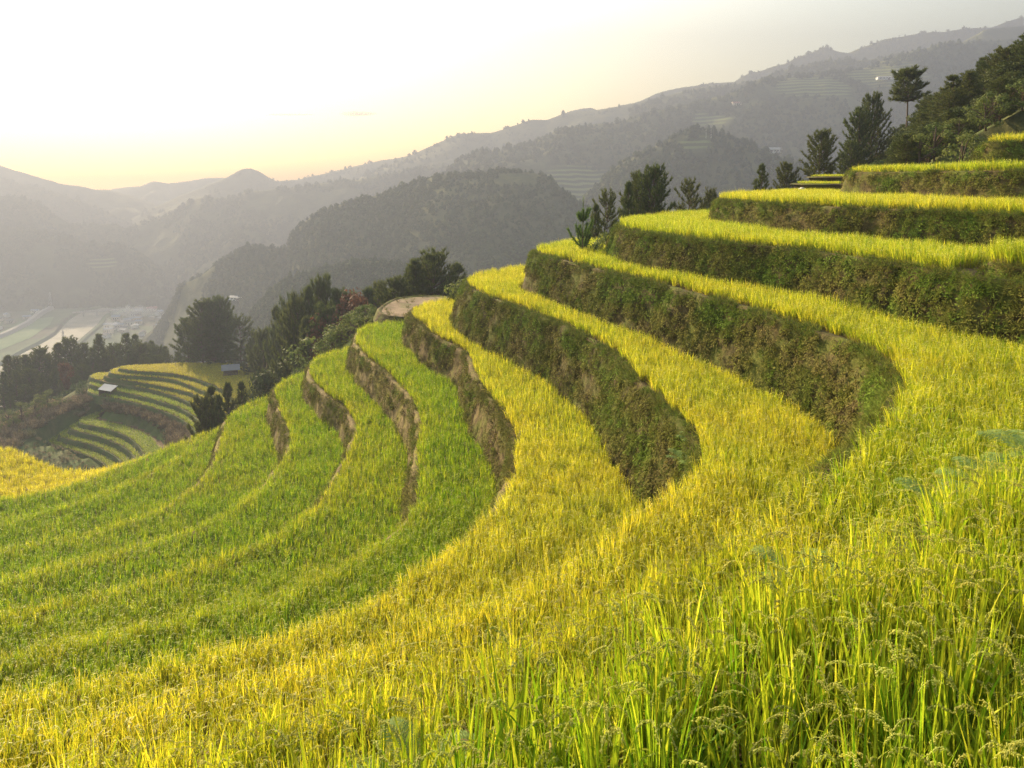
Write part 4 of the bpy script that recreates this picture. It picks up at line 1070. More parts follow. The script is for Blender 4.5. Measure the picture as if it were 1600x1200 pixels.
def broad_parts(seed, kind):
    rng = random.Random(seed); tr = MB(); V, F, A = [], [], []
    H = 8.0 if kind == 'broad' else 4.0
    n = 26 if kind == 'broad' else 14
    tr.tube([(0, 0, 0), (.1, .05, H * .25), (.05, .1, H * .5), (0, 0, H * .78)], [.22, .17, .11, .04] if kind == 'broad' else [.10, .08, .05, .02], 7)
    for i in range(n):
        t = rng.random(); a = rng.random() * 6.283
        R = H * (.36 if kind == 'broad' else .52); z = H * (.22 + .68 * t) if kind == 'broad' else H * (.15 + .65 * t)
        r = R * math.sqrt(max(.02, 1 - (1.5 * t - .55) ** 2)) * math.sqrt(rng.random()) * .95
        c = Vector((r * math.cos(a), r * math.sin(a), z)); s = H * rng.uniform(.10, .17)
        tr.tube([(0, 0, max(.1, z * .55)), c * .6 + Vector((0, 0, z * .3)), c], [.05, .035, .012], 4)
        rn = rng.random() * .55
        for k in range(120 if kind == 'broad' else 90):
            d = Vector((rng.gauss(0, 1), rng.gauss(0, 1), rng.gauss(.25, 1))).normalized()
            p = c + Vector((d.x * 1.15, d.y * 1.15, d.z * .8)) * s * (rng.random() ** .4)
            nrm = (d + Vector((rng.uniform(-.6, .6), rng.uniform(-.6, .6), rng.uniform(-.2, .8)))).normalized()
            u = nrm.orthogonal().normalized(); v = nrm.cross(u); ang = rng.random() * 6.283
            e1 = (u * math.cos(ang) + v * math.sin(ang)); e2 = nrm.cross(e1); ls = (.17 if kind == 'broad' else .10) * rng.uniform(.7, 1.3); o = len(V)
            for q in (p - e1 * ls, p + e2 * ls * .55, p + e1 * ls, p - e2 * ls * .55): V.append(tuple(q)); A.append((0, min(1, rn + rng.random() * .45), 0, 1))
            F.append((o, o + 1, o + 2)); F.append((o, o + 2, o + 3))
    return tr, (V, F, A)

PROTO = {}
def proto(kind, i):
    key = (kind, i)
    if key not in PROTO:
        if kind in ('broad', 'bush', 'red'): tr, (V, F, A) = broad_parts(500 + i * 7 + len(kind), 'bush' if kind == 'bush' else 'broad')
        else: tr, (V, F, A) = pine_parts(900 + i * 13 + len(kind), kind)
        mat = {'broad': M_BROAD, 'bush': M_SHRUB, 'red': M_RED, 'sapling': M_PINE_YOUNG}.get(kind, M_PINE)
        PROTO[key] = (tr.mesh('trunk', M_BARK, True), mesh_from('crown', V, np.array(F), mat, False, {'vc': ('FLOAT_COLOR', np.array(A))}))
    return PROTO[key]
NVAR = {'cone': 4, 'round': 4, 'umbrella': 1, 'airy': 1, 'sapling': 1, 'broad': 4, 'bush': 3, 'red': 1}
CATN = {'cone': ('pine_tree', 'pine tree'), 'round': ('pine_tree', 'pine tree'), 'umbrella': ('pine_tree', 'pine tree'), 'airy': ('pine_tree', 'pine tree'), 'sapling': ('pine_tree', 'pine tree'),
        'broad': ('broadleaf_tree', 'tree'), 'bush': ('shrub', 'shrub'), 'red': ('red_leaved_tree', 'tree')}
def tree(kind, x, y, ztop, label, group, wide=1.0, zbase=None):
    me = proto(kind, int(RNG.integers(NVAR[kind])))
    zb = float(ground(np.array([x]), np.array([y]))[0]) - .3 if zbase is None else zbase
    h = max(ztop - zb, 1.2); H = 4.0 if kind == 'bush' else 8.0
    nm, cat = CATN[kind]
    t = thing(nm, label, cat, (x, y, zb), RNG.random() * 6.28, group)
    sx = min(h / H, 2.2) * wide
    t.scale = (sx, sx, h / H)
    link('trunk', me[0], t); link('crown', me[1], t)
    return t

TREES = [  # kind, x, y, top, label, group, width
('round', 30.1, 75.0, 7.2, 'lone round pine standing apart above the thin ledges, left of the dark wood', None, 0.75),
('round', 38.1, 85.0, 10.2, 'shorter left pine of the tall close pair beside the dark wood', None, 0.62),
('round', 40.4, 87.0, 11.9, 'taller right pine of the close pair beside the dark wood', None, 0.62),
('round', 36.0, 82.0, 6.6, 'low bushy pine at the feet of the tall close pair', None, 0.8),
('umbrella', 45.7, 90.0, 15.3, 'tall slender pine with a bare trunk and a flat tufted crown', None, 1.0),
('airy', 48.2, 97.0, 9.2, 'thin-crowned pine behind the trunk of the tall bare-stemmed pine', None, .9),
('sapling', 4.7, 50.0, 1.75, 'young pine with upright bottle-brush shoots beside the golden terrace', None, .62),
('airy', 7.6, 62.0, 1.7, 'pale pine just behind the young bottle-brush pine', None, 0.5),
('cone', 6.6, 60.0, .9, 'small pale pine touching the young bottle-brush pine', None, 0.6),
('cone', 10.0, 66.0, 2.6, 'narrow pine leaning on the left of the biggest dark skyline pine', None, 0.6),
('round', 12.6, 68.0, 3.5, 'biggest dark pine above the middle of the rice skyline', None, 0.66),
('round', 11.7, 70.0, 2.9, 'dark pine half hidden behind the biggest skyline pine', None, 0.6),
('airy', 16.5, 72.0, 2.5, 'airy see-through pine right of the biggest skyline pine', None, 0.6),
('round', 19.0, 74.0, 1.5, 'low dark pine against the grassy end of the golden terrace', None, 0.6),
('cone', 22.6, 70.0, 4.2, 'small pointed pine above the left end of the golden terrace', None, 0.7),
('round', 26.4, 74.0, 4.1, 'small spreading pine behind the white sheet', None, 0.7)]
g = 'pines behind the bare clearing'
for k, x, y, z, w in (('cone', -11.5, 92, -6.9, .9), ('round', -9.4, 94, -6.9, .85), ('cone', -7.1, 96, -8.0, .9), ('round', -14.2, 92, -9.6, .75), ('cone', -13.0, 95, -8.9, .8), ('round', -11.0, 97, -8.4, .8)):
    TREES.append((k, x, y, z, 'dark pine in the tight clump behind the bare clearing', g, w))
g = 'pines below the rice skyline left of the clearing'
for k, x, y, z in (('cone',-30.0,112.0,-13.3),('round',-29.0,115.0,-13.6),('cone',-25.8,112.0,-13.5),('cone',-20.7,110.0,-13.0),('round',-19.5,112.0,-13.5),('round',-31.4,112.0,-15.4),('round',-24.0,112.0,-14.9),('round',-25.3,104.0,-15.4),('cone',-28.2,104.0,-16.3),
                   ('cone',-46.5,150.0,-22.8),('round',-44.1,150.0,-22.7),('round',-51.0,155.0,-29.5),('round',-42.4,140.0,-24.8)):
    TREES.append((k, x, y, z, 'dark pine on the slope between the big pine stand and the clearing', g, .66))
TREES += [('red', -21.9, 108, -12.3, 'reddish autumn tree nearest the bare clearing', None, .7), ('red', -24.2, 103, -14.6, 'lower reddish autumn tree among the skyline pines', None, .7)]
g = 'big pines behind the distant spur'
for k, x, y, z in (('round',-81.3,200.0,-30.1),('round',-79.9,203.0,-30.1),('round',-78.5,206.0,-30.2),('round',-87.9,205.0,-35.5)):
    TREES.append((k, x, y, z, 'large dark pine in the big stand behind the distant spur', g, .85))
TREES += [('airy', -70.9, 198, -33.6, 'slimmer see-through pine at the right of the big pine stand', None, .8), ('cone', -64.5, 190, -35.5, 'pointed pine right of the big pine stand, by the grey hut', None, .8)]
g = 'young pines poking over the green rice skyline'
for k, x, y, z in (('cone',-39.8,100.0,-24.6),('cone',-38.4,102.0,-24.7),('cone',-37.3,104.0,-25.2),('round',-40.2,98.0,-25.9),('cone',-37.6,97.0,-24.9)):
    TREES.append((k, x, y, z, 'young pine poking over the green rice skyline below the distant spur', g, .55))
TREES += [('broad', -35.7, 112, -24.6, 'round dark tree at the right of the pale far ledges', None, .8), ('broad', -34.0, 112, -23.3, 'round dark tree close to the rice skyline below the pines', None, .8)]
g = 'pines in the brownish row at the left'
ROW = [(-147.7,222.0,-48.8),(-147.2,226.0,-49.8),(-141.4,220.0,-48.6),(-144.0,228.0,-49.9),(-139.0,224.0,-48.4),(-140.8,230.0,-49.7),(-135.2,226.0,-46.9),(-132.4,228.0,-46.3),(-130.4,232.0,-47.2),(-125.1,230.0,-45.2),(-122.6,234.0,-47.7),(-116.8,230.0,-44.0),(-116.8,235.0,-46.3),(-111.4,228.0,-46.0),(-111.2,234.0,-47.7),(-106.2,232.0,-49.0),(-125.9,236.0,-49.3),(-126.9,222.0,-46.8),(-123.7,224.0,-46.8),(-105.6,226.0,-48.2),(-139.7,208.0,-50.7),(-137.5,210.0,-50.3),(-135.2,212.0,-50.5),(-129.0,208.0,-49.8),(-128.0,212.0,-49.8),(-121.4,214.0,-49.2),(-118.5,216.0,-49.3),(-132.9,200.0,-53.0),(-129.8,202.0,-52.1),(-126.7,203.0,-52.1),(-122.2,205.0,-51.2),(-118.4,206.0,-51.1),(-116.0,220.0,-48.4),(-112.3,222.0,-48.1),(-100.5,214,-47.0),(-95,216,-46.5),(-104,214,-47.5)]
for i, (x, y, z) in enumerate(ROW):
    TREES.append(('round' if i % 3 == 1 else 'cone', x, y, z + RNG.uniform(-1.2, 1.0), 'brownish pine in the crowded row left of the distant spur', g, .95))
TREES.append(('red', -123.2, 209.0, -47.2, 'rust-red tree in the crowded pine row at the left', None, .6))
g = 'grey-green shrubs below the pine row'
for x, y, z in ((-114.4,186.0,-47.9),(-116.2,184.0,-48.8),(-118.4,182.0,-49.8),(-111.8,187.0,-50.3),(-120.2,180.0,-50.8),(-108.7,186.0,-51.0),(-117.7,178.0,-52.6),(-122,176,-53),(-113,180,-52.8)):
    TREES.append(('bush', x, y, z, 'rounded grey-green shrub below the brownish pine row', g, .9))
g = 'pale shrubs left of the clearing'
for x, y, z in ((-21.8,88.0,-13.5),(-19.5,86.0,-12.3),(-17.3,84.0,-11.1),(-15.1,82.0,-10.2),(-14.4,86.0,-10.7),(-19.3,82.0,-13.2),(-17.0,80.0,-12.1),(-15.1,79.0,-10.9),(-13.8,73,-9.3),(-14.6,76,-9.2),(-15.2,79,-9.5),(-14.4,74.4,-9.8)):
    TREES.append(('bush', x, y, z, 'pale green shrub between the green rice skyline and the pines', g, 1.1))
TREES += [('bush', -3.0, 66.0, -4.2, 'pale shrub at the far tip of the golden terrace beside the clearing pines', None, 1.0),
          ('bush', 6.7, 52.6, .35, 'yellow-green shrub between the young pine and the grassy bank', None, .7), ('bush', 7.6, 54.5, .2, 'shrub behind the yellow-green one at the young pine', None, .8), ('bush', 5.7, 51.2, -.3, 'low shrub at the foot of the young bottle-brush pine', None, .8)]
ORD = 'leftmost,second from left,third from left,fourth from left,fifth from left,sixth from left,seventh from left,eighth from left,ninth from left,tenth from left,eleventh from left,twelfth from left,thirteenth from left,fourteenth from left,fifteenth from left,sixteenth from left,seventeenth from left,eighteenth from left,nineteenth from left,twentieth from left,twenty-first from left,twenty-second from left,twenty-third from left,twenty-fourth from left'.split(',')
def ordinal_labels(grp, far_word, near_word, split, kinds, where):
    rows = {}
    for i, q in enumerate(TREES):
        if q[5] == grp: rows.setdefault((kinds[q[0]], far_word if q[2] > split else near_word), []).append(i)
    for (kd, rw), ids in rows.items():
        ids.sort(key=lambda i: TREES[i][1] / TREES[i][2])
        for n, i in enumerate(ids):
            pos = ORD[n] if len(ids) > 1 else 'the only one'
            TREES[i] = TREES[i][:4] + ('%s, %s in the %s %s' % (kd, pos, rw, where),) + TREES[i][5:]
KD = {'cone': 'pointed pine', 'round': 'rounded pine', 'bush': 'shrub'}
ordinal_labels('pines in the brownish row at the left', 'back line', 'front line', 218, KD, 'of the brownish pine row')
ordinal_labels('pines below the rice skyline left of the clearing', 'farther part', 'nearer part', 120, KD, 'of the pines left of the clearing')
ordinal_labels('pines behind the bare clearing', 'clump', 'clump', 0, KD, 'behind the bare clearing')
ordinal_labels('big pines behind the distant spur', 'big stand', 'big stand', 0, KD, 'behind the distant spur')
ordinal_labels('young pines poking over the green rice skyline', 'young group', 'young group', 0, KD, 'above the green rice skyline')
ordinal_labels('grey-green shrubs below the pine row', 'grey-green group', 'grey-green group', 0, KD, 'below the pine row')
ordinal_labels('pale shrubs left of the clearing', 'farther half', 'nearer half', 81, KD, 'of the pale shrubs by the clearing')
for k, x, y, z, lab, grp, w in TREES: tree(k, x, y, z, lab, grp, w)

# the dense wood on the right-hand slope
nt_w = 0
for iy, y0 in enumerate(np.arange(47, 106, 3.0)):
    for x0 in np.arange(.462 * y0 + .8, .80 * y0, 2.7):
        x = x0 + RNG.uniform(-.9, .9) + (1.3 if iy % 2 else 0); y = y0 + RNG.uniform(-1.1, 1.1); e = x - .44 * y
        if e < .8 or sdist([x], [y], POLY['a'])[0] > -2 or sdist([x], [y], POLY['b'])[0] > -1.5: continue
        zb = float(ground(np.array([x]), np.array([y]))[0]); f = min(1, e / 9)
        h = (1.6 + 2.9 * f) * RNG.uniform(.8, 1.25)
        if y < 64: h = min(h, 2.6)
        r = RNG.random()
        if f < .35: tree('bush', x, y, zb + h * .85, 'green shrub along the lower edge of the dark wood', 'shrubs along the edge of the dark wood', 1.1)
        else: tree('broad' if r < .45 else ('round' if r < .80 else 'cone'), x, y, zb + h * (1.25 if r > .9 else 1.0), 'dark tree in the dense wood climbing the right slope' if r < .45 else 'dark pine in the dense wood climbing the right slope',
                   'trees of the dense wood on the right slope' if r < .45 else 'pines of the dense wood on the right slope', 1.25)
        nt_w += 1
for x in np.arange(27.5, 52, 1.25):
    y = float(np.interp(x, [23, 28, 44, 60], [53.6, 51.6, 48.6, 47.8])) + RNG.uniform(.2, 1.4); x = x + RNG.uniform(-.4, .4)
    tree('bush', x, y, float(ground(np.array([x]), np.array([y]))[0]) + RNG.uniform(2.0, 3.0), 'green shrub along the lower edge of the dark wood', 'shrubs along the edge of the dark wood', 1.0)
for u, y, zt, lab in ((52.0, 86, 16.2, 'bright green pointed pine topping the skyline of the dark wood'), (55.0, 88, 17.6, 'spiky pine on the upper skyline of the dark wood'), (57.5, 87, 19.3, 'tallest pine of the dark wood, at the right edge')):
    tree('cone', u, y, zt, lab, None, .9)
tree('bush', 25.6, 44.0, 6.3, 'pale shrub behind the left end of the topmost rice terrace', None, .7)
print('WOOD', nt_w)
#@@THINGS
# ------------------------------------------------------------------ ferns on the bund of the nearest terrace
def fern_frond(seed, L=.75):
    rng = random.Random(seed); V, F, A = [], [], []
    p = np.array([0., 0, 0]); th = .35 + rng.random() * .2; n = 26; pts = [p.copy()]; ths = [th]
    for i in range(n):
        t = i / n; a = th + 1.35 * t ** 1.3
        p = p + np.array([math.sin(a), 0, math.cos(a)]) * L / n; pts.append(p.copy()); ths.append(a)
    for i in range(n):
        o = len(V)
        for q, y in ((pts[i], -.003), (pts[i], .003), (pts[i + 1], .003), (pts[i + 1], -.003)): V.append((q[0], y, q[2])); A.append((i / n, .3, 0, 1))
        F.append((o, o + 1, o + 2)); F.append((o, o + 2, o + 3))
    for i in range(8, 2 * n + 1):
        t = i / (2 * n); pl = L * .27 * math.sin(math.pi * min(1, (1.08 - t) * 1.15)) ** .8 + .012
        ii = min(i // 2, n - 1); f = i / 2 - ii; c0 = pts[ii] * (1 - f) + pts[min(ii + 1, n)] * f
        a = ths[min(ii, n)]; tx = np.array([math.sin(a), 0, math.cos(a)]); nz = np.array([-math.cos(a), 0, math.sin(a)])
        for s in (-1, 1):
            rn = rng.random() * .8; o = len(V); w = L / n * .16
            d = np.array([tx[0] * .45, s, tx[2] * .45]) + nz * rng.uniform(-.15, .1); d /= np.linalg.norm(d)
            mid = c0 + d * pl * .5 - nz * pl * .03; tip = c0 + d * pl - nz * pl * .16 + tx * pl * .05
            for q in (c0 - tx * w * .8, c0 + tx * w * .8, mid - tx * w, mid + tx * w, tip): V.append(tuple(q)); A.append((t, rn, 0, 1))
            F.append((o, o + 1, o + 3)); F.append((o, o + 3, o + 2)); F.append((o + 2, o + 3, o + 4))
    return mesh_from('frond', V, np.array(F), M_FERN, False, {'vc': ('FLOAT_COLOR', np.array(A))})
FRONDS = [fern_frond(i) for i in range(4)]
def fern(x, y, z, s, nf, label, az0=None, group=None):
    t = thing('fern', label, 'fern', (x, y, z), 0, group); t.scale = (s, s, s)
    for i in range(nf):
        f = link('frond', FRONDS[int(RNG.integers(4))], t)
        f.rotation_euler = (0, RNG.uniform(-.12, .22), (6.283 * i / nf if az0 is None else az0 + RNG.uniform(-.9, .9)) + RNG.uniform(-.3, .3))
    return t
fern(5.15, 7.45, 0.20, 0.83, 7, 'largest pale fern drooping over the rice at the right edge')
fern(4.35, 6.75, 0.20, 0.72, 7, 'broad pale fern left of the largest one at the right edge')
fern(3.70, 6.42, 0.18, 0.65, 6, 'fern with long flat fronds at the tip of the right-hand fern row')
fern(2.00, 5.05, 0.28, 0.61, 5, 'small fern with one raised curved frond amid the nearest rice')
fern(-.42, 3.40, 0.20, 0.54, 6, 'small pale fern near the bottom edge among tall rice blades')
fern(4.95, 21.6, Z['f'] - .5, .9, 7, 'pale fern clump spilling down the tip of the tallest bank')
fern(5.4, 22.6, Z['f'] - .25, .8, 6, 'pale fern just above the fern clump on the tallest bank')

# ------------------------------------------------------------------ huts, sheet, village, bridge, masts
M_TIN = plain_material('grey_tin_roof', (0.17, 0.16, 0.15), .85, .2, 1.5, .1)
M_PALE_TIN = plain_material('pale_tin_roof', (0.40, 0.38, 0.35), .8, .12, 1.5, .1)
M_WOOD = plain_material('weathered_wood', (0.14, 0.10, 0.07), .9, .3, 3.0)
M_WHITE = plain_material('white_wall', (0.66, 0.64, 0.60), .85, .1, .5)
M_CREAM = plain_material('cream_wall', (0.52, 0.44, 0.34), .85, .12, .5)
M_RROOF = plain_material('red_roof', (0.34, 0.12, 0.09), .8, .2, .8)
M_BROOF = plain_material('blue_grey_roof', (0.24, 0.28, 0.34), .7, .2, .8)
M_DARK = plain_material('dark_opening', (0.03, 0.03, 0.03), .6, .1)
M_CLOTH = plain_material('white_sheet', (0.80, 0.80, 0.80), .8, .05)
M_STEEL = plain_material('grey_steel', (0.22, 0.22, 0.22), .6, .1)

def roof_mesh(L, W, h, over, mat, th=.08):
    V = []; l = L / 2 + over; w = W / 2 + over
    for z in (0, th):
        V += [(-l, -w, z), (l, -w, z), (l, 0, h + z), (-l, 0, h + z), (l, w, z), (-l, w, z)]
    F = [(0, 3, 2, 1), (3, 5, 4, 2), (6, 7, 8, 9), (9, 8, 10, 11), (0, 1, 7, 6), (5, 11, 10, 4), (1, 2, 8, 7), (2, 4, 10, 8), (0, 6, 9, 3), (3, 9, 11, 5)]
    return mesh_from('roof', V, F, mat)
def wall_mesh(L, W, H, rh, mat):
    l, w = L / 2, W / 2
    V = [(-l, -w, 0), (l, -w, 0), (l, w, 0), (-l, w, 0), (-l, -w, H), (l, -w, H), (l, w, H), (-l, w, H), (-l, 0, H + rh), (l, 0, H + rh)]
    return mesh_from('wall', V, [(0, 1, 5, 4), (1, 2, 6, 9, 5), (2, 3, 7, 6), (3, 0, 4, 8, 7)], mat)
def house(name, label, cat, loc, rz, L, W, H, rh, wm, rm, nwin=2, group=None, door=True, over=.35):
    t = thing(name, label, cat, loc, rz, group)
    link('wall', wall_mesh(L, W, H, rh * .96, wm), t)
    r = link('roof', roof_mesh(L, W, rh, over, rm), t, (0, 0, H - .03))
    for side in (-1, 1):
        for i in range(nwin):
            b_ = MB(); b_.box((0, 0, 0), (L * .12, .12, H * .3)); link('window', b_.mesh('window', M_DARK), t, (-L / 2 + L * (i + 1) / (nwin + 1), side * (W / 2 + .03), H * .58))
    if door:
        b_ = MB(); b_.box((0, 0, 0), (L * .10, .14, H * .62)); link('door', b_.mesh('door', M_WOOD), t, (L * .02 - L * .0, -(W / 2 + .05), H * .31))
    return t
# grey gabled field hut on posts at the top of the distant spur
t = thing('field_hut', 'grey gabled field hut on the flat top of the distant spur', 'hut', (-69.6, 187.5, -45.75), .35)
link('roof', roof_mesh(3.6, 2.8, 1.1, .35, M_TIN), t, (0, 0, 1.7))
for x in (-1.6, 0, 1.6):
    for y in (-1.2, 1.2):
        b_ = MB(); b_.tube([(x, y, -.3), (x, y, 1.75)], [.07, .06], 6); link('post', b_.mesh('post', M_WOOD), t)
b_ = MB(); b_.box((0, .9, .85), (3.1, .10, 1.5)); link('back_wall', b_.mesh('back_wall', M_WOOD), t)
b_ = MB(); b_.box((0, 0, .45), (3.2, 2.3, .12)); link('platform', b_.mesh('platform', M_WOOD), t)
t = thing('field_hut', 'dark lean-to hut with a pale tin roof at the left end of the distant spur', 'hut', (-99.6, 186.3, -50.1), -.15)
b_ = MB(); b_.add([(-1.7, -1.3, 1.5), (1.9, -1.4, 1.15), (1.9, 1.3, 1.9), (-1.7, 1.2, 2.25), (-1.7, -1.3, 1.56), (1.9, -1.4, 1.21), (1.9, 1.3, 1.96), (-1.7, 1.2, 2.31)], [(0, 3, 2, 1), (4, 5, 6, 7), (0, 1, 5, 4), (1, 2, 6, 5), (2, 3, 7, 6), (3, 0, 4, 7)])
link('roof', b_.mesh('roof', M_PALE_TIN), t)
for x in (-1.5, 1.6):
    for y, z in ((-1.15, 1.3), (1.1, 2.0)):
        b_ = MB(); b_.tube([(x, y, -.4), (x, y, z)], [.07, .06], 6); link('post', b_.mesh('post', M_WOOD), t)
b_ = MB(); b_.box((0, 1.05, .8), (3.0, .1, 1.7)); link('back_wall', b_.mesh('back_wall', M_WOOD), t)
b_ = MB(); b_.box((-1.5, 0, .75), (.1, 2.1, 1.5)); link('side_wall', b_.mesh('side_wall', M_WOOD), t)

# crumpled white sheet on the thin ledge
V = []; F = []; nx, ny = 26, 16
for j in range(ny):
    for i in range(nx):
        u, v = i / (nx - 1) * 2 - 1, j / (ny - 1) * 2 - 1; r = math.sqrt(u * u + v * v)
        hgt = .38 * max(0, 1 - r ** 2.2 * .9) * (1 + .5 * float(fbm(np.array([u * 2.3]), np.array([v * 2.3]), octaves=3, seed=9)[0])) + (.12 if u > .2 else 0) * max(0, 1 - r)
        V.append((u * .55, v * .4, max(0, hgt)))
for j in range(ny - 1):
    for i in range(nx - 1): a = j * nx + i; F.append((a, a + 1, a + nx + 1, a + nx))
tag(link('white_sheet', mesh_from('white_sheet', V, F, M_CLOTH, True), None, (24.6, 65.2, 1.93)), 'crumpled white sheet lying on the thin ledge behind the golden terrace', 'sheet')

# valley village
g = 'houses of the valley village'
vr = random.Random(11); spots = []
def clear(x, y, d): return all((x - a) ** 2 + (y - b_) ** 2 > d * d for a, b_ in spots)
CANDS = [(-563, 1054), (-517, 1098), (-625, 1318), (-648, 1286), (-639, 1226)]
tries = 0
while len(spots) < 34 and tries < 5000:
    tries += 1
    y = vr.uniform(1060, 1330); cx = np.interp(y, [1033, 1098, 1156, 1226, 1305, 1373], [-592, -613, -630, -659, -682, -674])
    x = cx + 22 + abs(vr.gauss(0, 34))
    if x > -520 or not clear(x, y, 13): continue
    spots.append((x, y)); i = len(spots)
    rm, wm = vr.choice([(M_BROOF, M_CREAM), (M_TIN, M_WHITE), (M_BROOF, M_WHITE), (M_PALE_TIN, M_CREAM), (M_TIN, M_CREAM)])
    house('house', 'small house in the hazy valley village on the right bank of the river', 'house', (x, y, V_FLOOR + .3), vr.random() * 3.14, vr.uniform(9, 15), vr.uniform(6, 9), vr.uniform(3.5, 7), vr.uniform(1.6, 2.8), wm, rm, 3, g, True, .7)
house('house', 'red-roofed house at the far end of the hazy valley village', 'house', (-602.5, 1275, V_FLOOR + .6), .5, 15, 9, 5, 3.0, M_CREAM, M_RROOF, 3, None, True, .7)
g = 'houses by the valley road'
for x, y in ((-773, 1171), (-790, 1150), (-768, 1205), (-802, 1188), (-812, 1225), (-790, 1262), (-757, 1120)):
    house('house', 'small house beside the pale valley road at the left', 'house', (x, y, V_FLOOR + .5), vr.random() * 3, vr.uniform(9, 13), 7, 4, 2, M_WHITE if vr.random() < .5 else M_CREAM, M_TIN if vr.random() < .6 else M_BROOF, 2, g, True, .6)
house('shed', 'long white-roofed shed on the hazy slope above the pine stand', 'shed', (-268, 748, -116.5), -.25, 17, 7, 3.2, 1.2, M_WHITE, M_PALE_TIN, 4, None, True, .8)
house('house', 'pale house with a white front halfway up the broad hill', 'house', (371, 1086, 37.5), -.2, 19, 9, 6, 2.2, M_WHITE, M_PALE_TIN, 4, None, True, .8)
house('house', 'low tan house left of the pale house on the broad hill', 'house', (354, 1086, 36.5), -.3, 10, 7, 3.5, 1.6, M_CREAM, M_TIN, 2, None, True, .6)
house('house', 'cream house among trees near the top of the broad hill, left of the tall pine', 'house', (352, 1219, 115.5), .2, 14, 8, 5, 2, M_CREAM, M_RROOF, 3, None, True, .6)
house('shed', 'long pale shed on the upper fields of the broad hill behind the tall pine', 'shed', (590, 1223, 157), -.1, 32, 9, 4, 1.4, M_WHITE, M_PALE_TIN, 6, None, True, .8)
# bridge
t = thing('bridge', 'flat concrete bridge crossing the pale river', 'bridge', (-675.5, 1236, V_FLOOR), math.atan2(18, 35))
b_ = MB(); b_.box((0, 0, 7.5), (66, 5.5, 1.3)); link('deck', b_.mesh('deck', M_STONE), t)
for x in (-17, 2, 19):
    b_ = MB(); b_.box((x, 0, 3.4), (2.2, 4.2, 6.9)); link('pier', b_.mesh('pier', M_STONE), t)
for y in (-2.6, 2.6):
    b_ = MB(); b_.box((0, y, 8.95), (66, .25, .25))
    for x in range(-32, 33, 4): b_.box((x, y, 8.5), (.25, .25, .75))
    link('railing', b_.mesh('railing', M_STONE), t)
# lattice mast and poles
def mast(label, loc, H, w):
    t = thing('pylon', label, 'pylon', loc, .3)
    for sx in (-1, 1):
        for sy in (-1, 1):
            b_ = MB(); b_.tube([(sx * w, sy * w, 0), (sx * w * .18, sy * w * .18, H)], [.28, .2], 5); link('leg', b_.mesh('leg', M_STEEL), t)
    b_ = MB()
    for i in range(6):
        z = H * (i + .6) / 7; k = w * (1 - .82 * z / H)
        for a, c in (((-k, -k), (k, -k)), ((k, -k), (k, k)), ((k, k), (-k, k)), ((-k, k), (-k, -k))):
            z2 = H * (i + 1.6) / 7; k2 = (1 - .82 * z2 / H) / (1 - .82 * z / H)
            b_.tube([(a[0], a[1], z), (c[0] * k2, c[1] * k2, z2)], [.1, .1], 4)
    link('bracing', b_.mesh('bracing', M_STEEL), t)
    for z in (.8, .92):
        b_ = MB(); b_.box((0, 0, H * z), (w * 2.6, .35, .35)); link('cross_arm', b_.mesh('cross_arm', M_STEEL), t)
mast('lattice pylon above the valley road on the left hill', (-785, 1296, -212), 22, 2.2)
mast('slim lattice pylon rising over the pine row in front of the river', (-560, 948, V_FLOOR), 34, 2.0)
for x, lab in ((192.3, 'left one of two slender poles on the forested shoulder'), (197.3, 'right one of two slender poles on the forested shoulder')):
    t = thing('utility_pole', lab, 'pole', (x, 767.3, 41.5))
    b_ = MB(); b_.tube([(0, 0, 0), (0, 0, 9.5)], [.22, .14], 6); link('post', b_.mesh('post', M_STONE), t)
    b_ = MB(); b_.box((0, 0, 8.9), (2.2, .14, .14)); link('cross_arm', b_.mesh('cross_arm', M_STEEL), t)

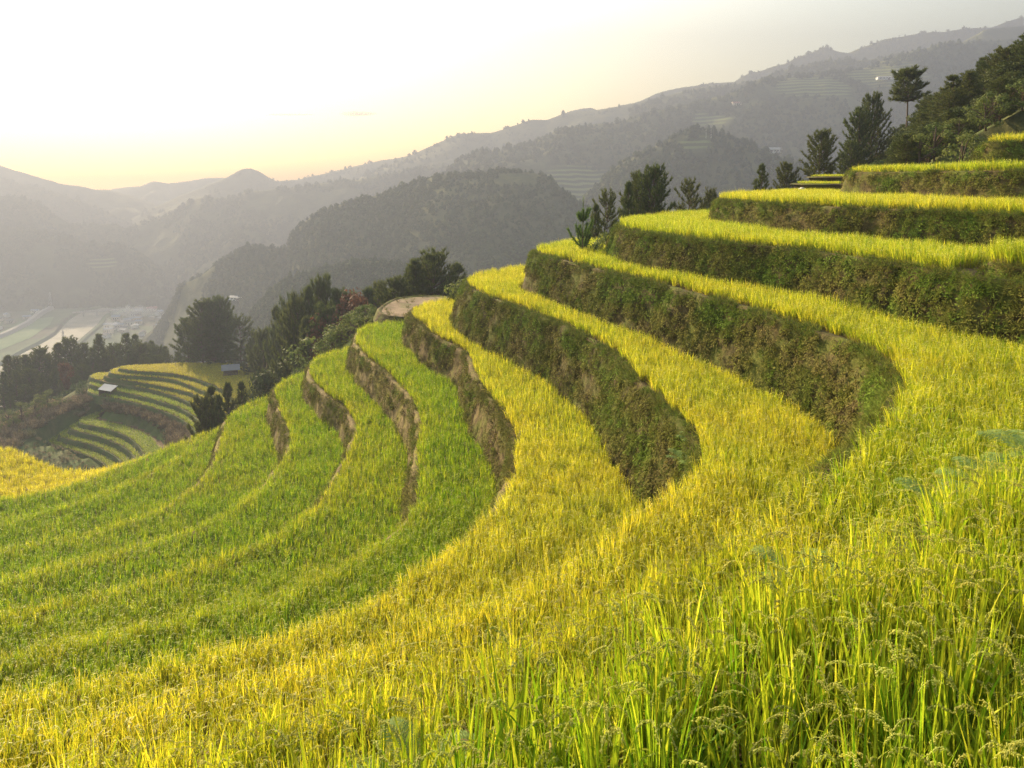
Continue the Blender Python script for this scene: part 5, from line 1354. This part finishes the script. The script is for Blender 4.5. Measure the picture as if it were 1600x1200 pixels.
# smoke over the village, small clouds above the ridge
def vapour(name, label, cat, kind, parts, dens, col, g=0.3):
    m, nt, out = new_mat(name); v = nt.nodes.new('ShaderNodeVolumePrincipled')
    v.inputs['Color'].default_value = col + (1,); v.inputs['Density'].default_value = dens; v.inputs['Anisotropy'].default_value = g
    nt.links.new(v.outputs[0], out.inputs['Volume'])
    for (c, r, s) in parts:
        V = []; F = []; nu, nv = 28, 14
        for j in range(nv + 1):
            for i in range(nu):
                a = 2 * math.pi * i / nu; b2 = math.pi * j / nv - math.pi / 2
                d = np.array([math.cos(b2) * math.cos(a), math.cos(b2) * math.sin(a), math.sin(b2)])
                k = 1 + .38 * float(fbm(np.array([d[0] * 1.6 + s]), np.array([d[1] * 1.6]), np.array([d[2] * 1.6]), 3, 2)[0])
                V.append((c[0] + d[0] * r[0] * k, c[1] + d[1] * r[1] * k, c[2] + d[2] * r[2] * k))
        for j in range(nv):
            for i in range(nu): F.append((j * nu + i, j * nu + (i + 1) % nu, (j + 1) * nu + (i + 1) % nu, (j + 1) * nu + i))
        o = link(name, mesh_from(name, V, F, m)); tag(o, label if isinstance(label, str) else label[s], cat, None, kind)
vapour('smoke', {1: 'bluish smoke drifting over the valley village', 2: 'thin smoke plume rising at the near end of the village'}, 'smoke', 'stuff', [((-603, 1225, V_FLOOR + 9), (42, 26, 8), 1), ((-567, 1070, V_FLOOR + 14), (7, 7, 15), 2)], .014, (.95, .96, 1.0))
vapour('cloud', {3: 'small grey-pink cloud floating in the bright sky', 4: 'faint thin streak of cloud left of the small one'}, 'cloud', 'structure', [((-1590, 8000, 665), (200, 90, 26), 3), ((-2290, 8000, 655), (270, 80, 9), 4)], .012, (.55, .48, .46))
#@@HAZE
# ------------------------------------------------------------------ the air
m, nt, out = new_mat('haze_air')
vol = nt.nodes.new('ShaderNodeVolumePrincipled')
vol.inputs['Color'].default_value = (0.180, 0.202, 0.262, 1)
vol.inputs['Density'].default_value = HAZE_DENSITY
vol.inputs['Anisotropy'].default_value = HAZE_G
nt.links.new(vol.outputs[0], out.inputs['Volume'])
hz = MB(); hz.box((-150, 1160, 131), (3600, 2960, 710))
h = tag(link('haze', hz.mesh('haze', m)), 'warm evening haze filling the valley', None, None, 'stuff')
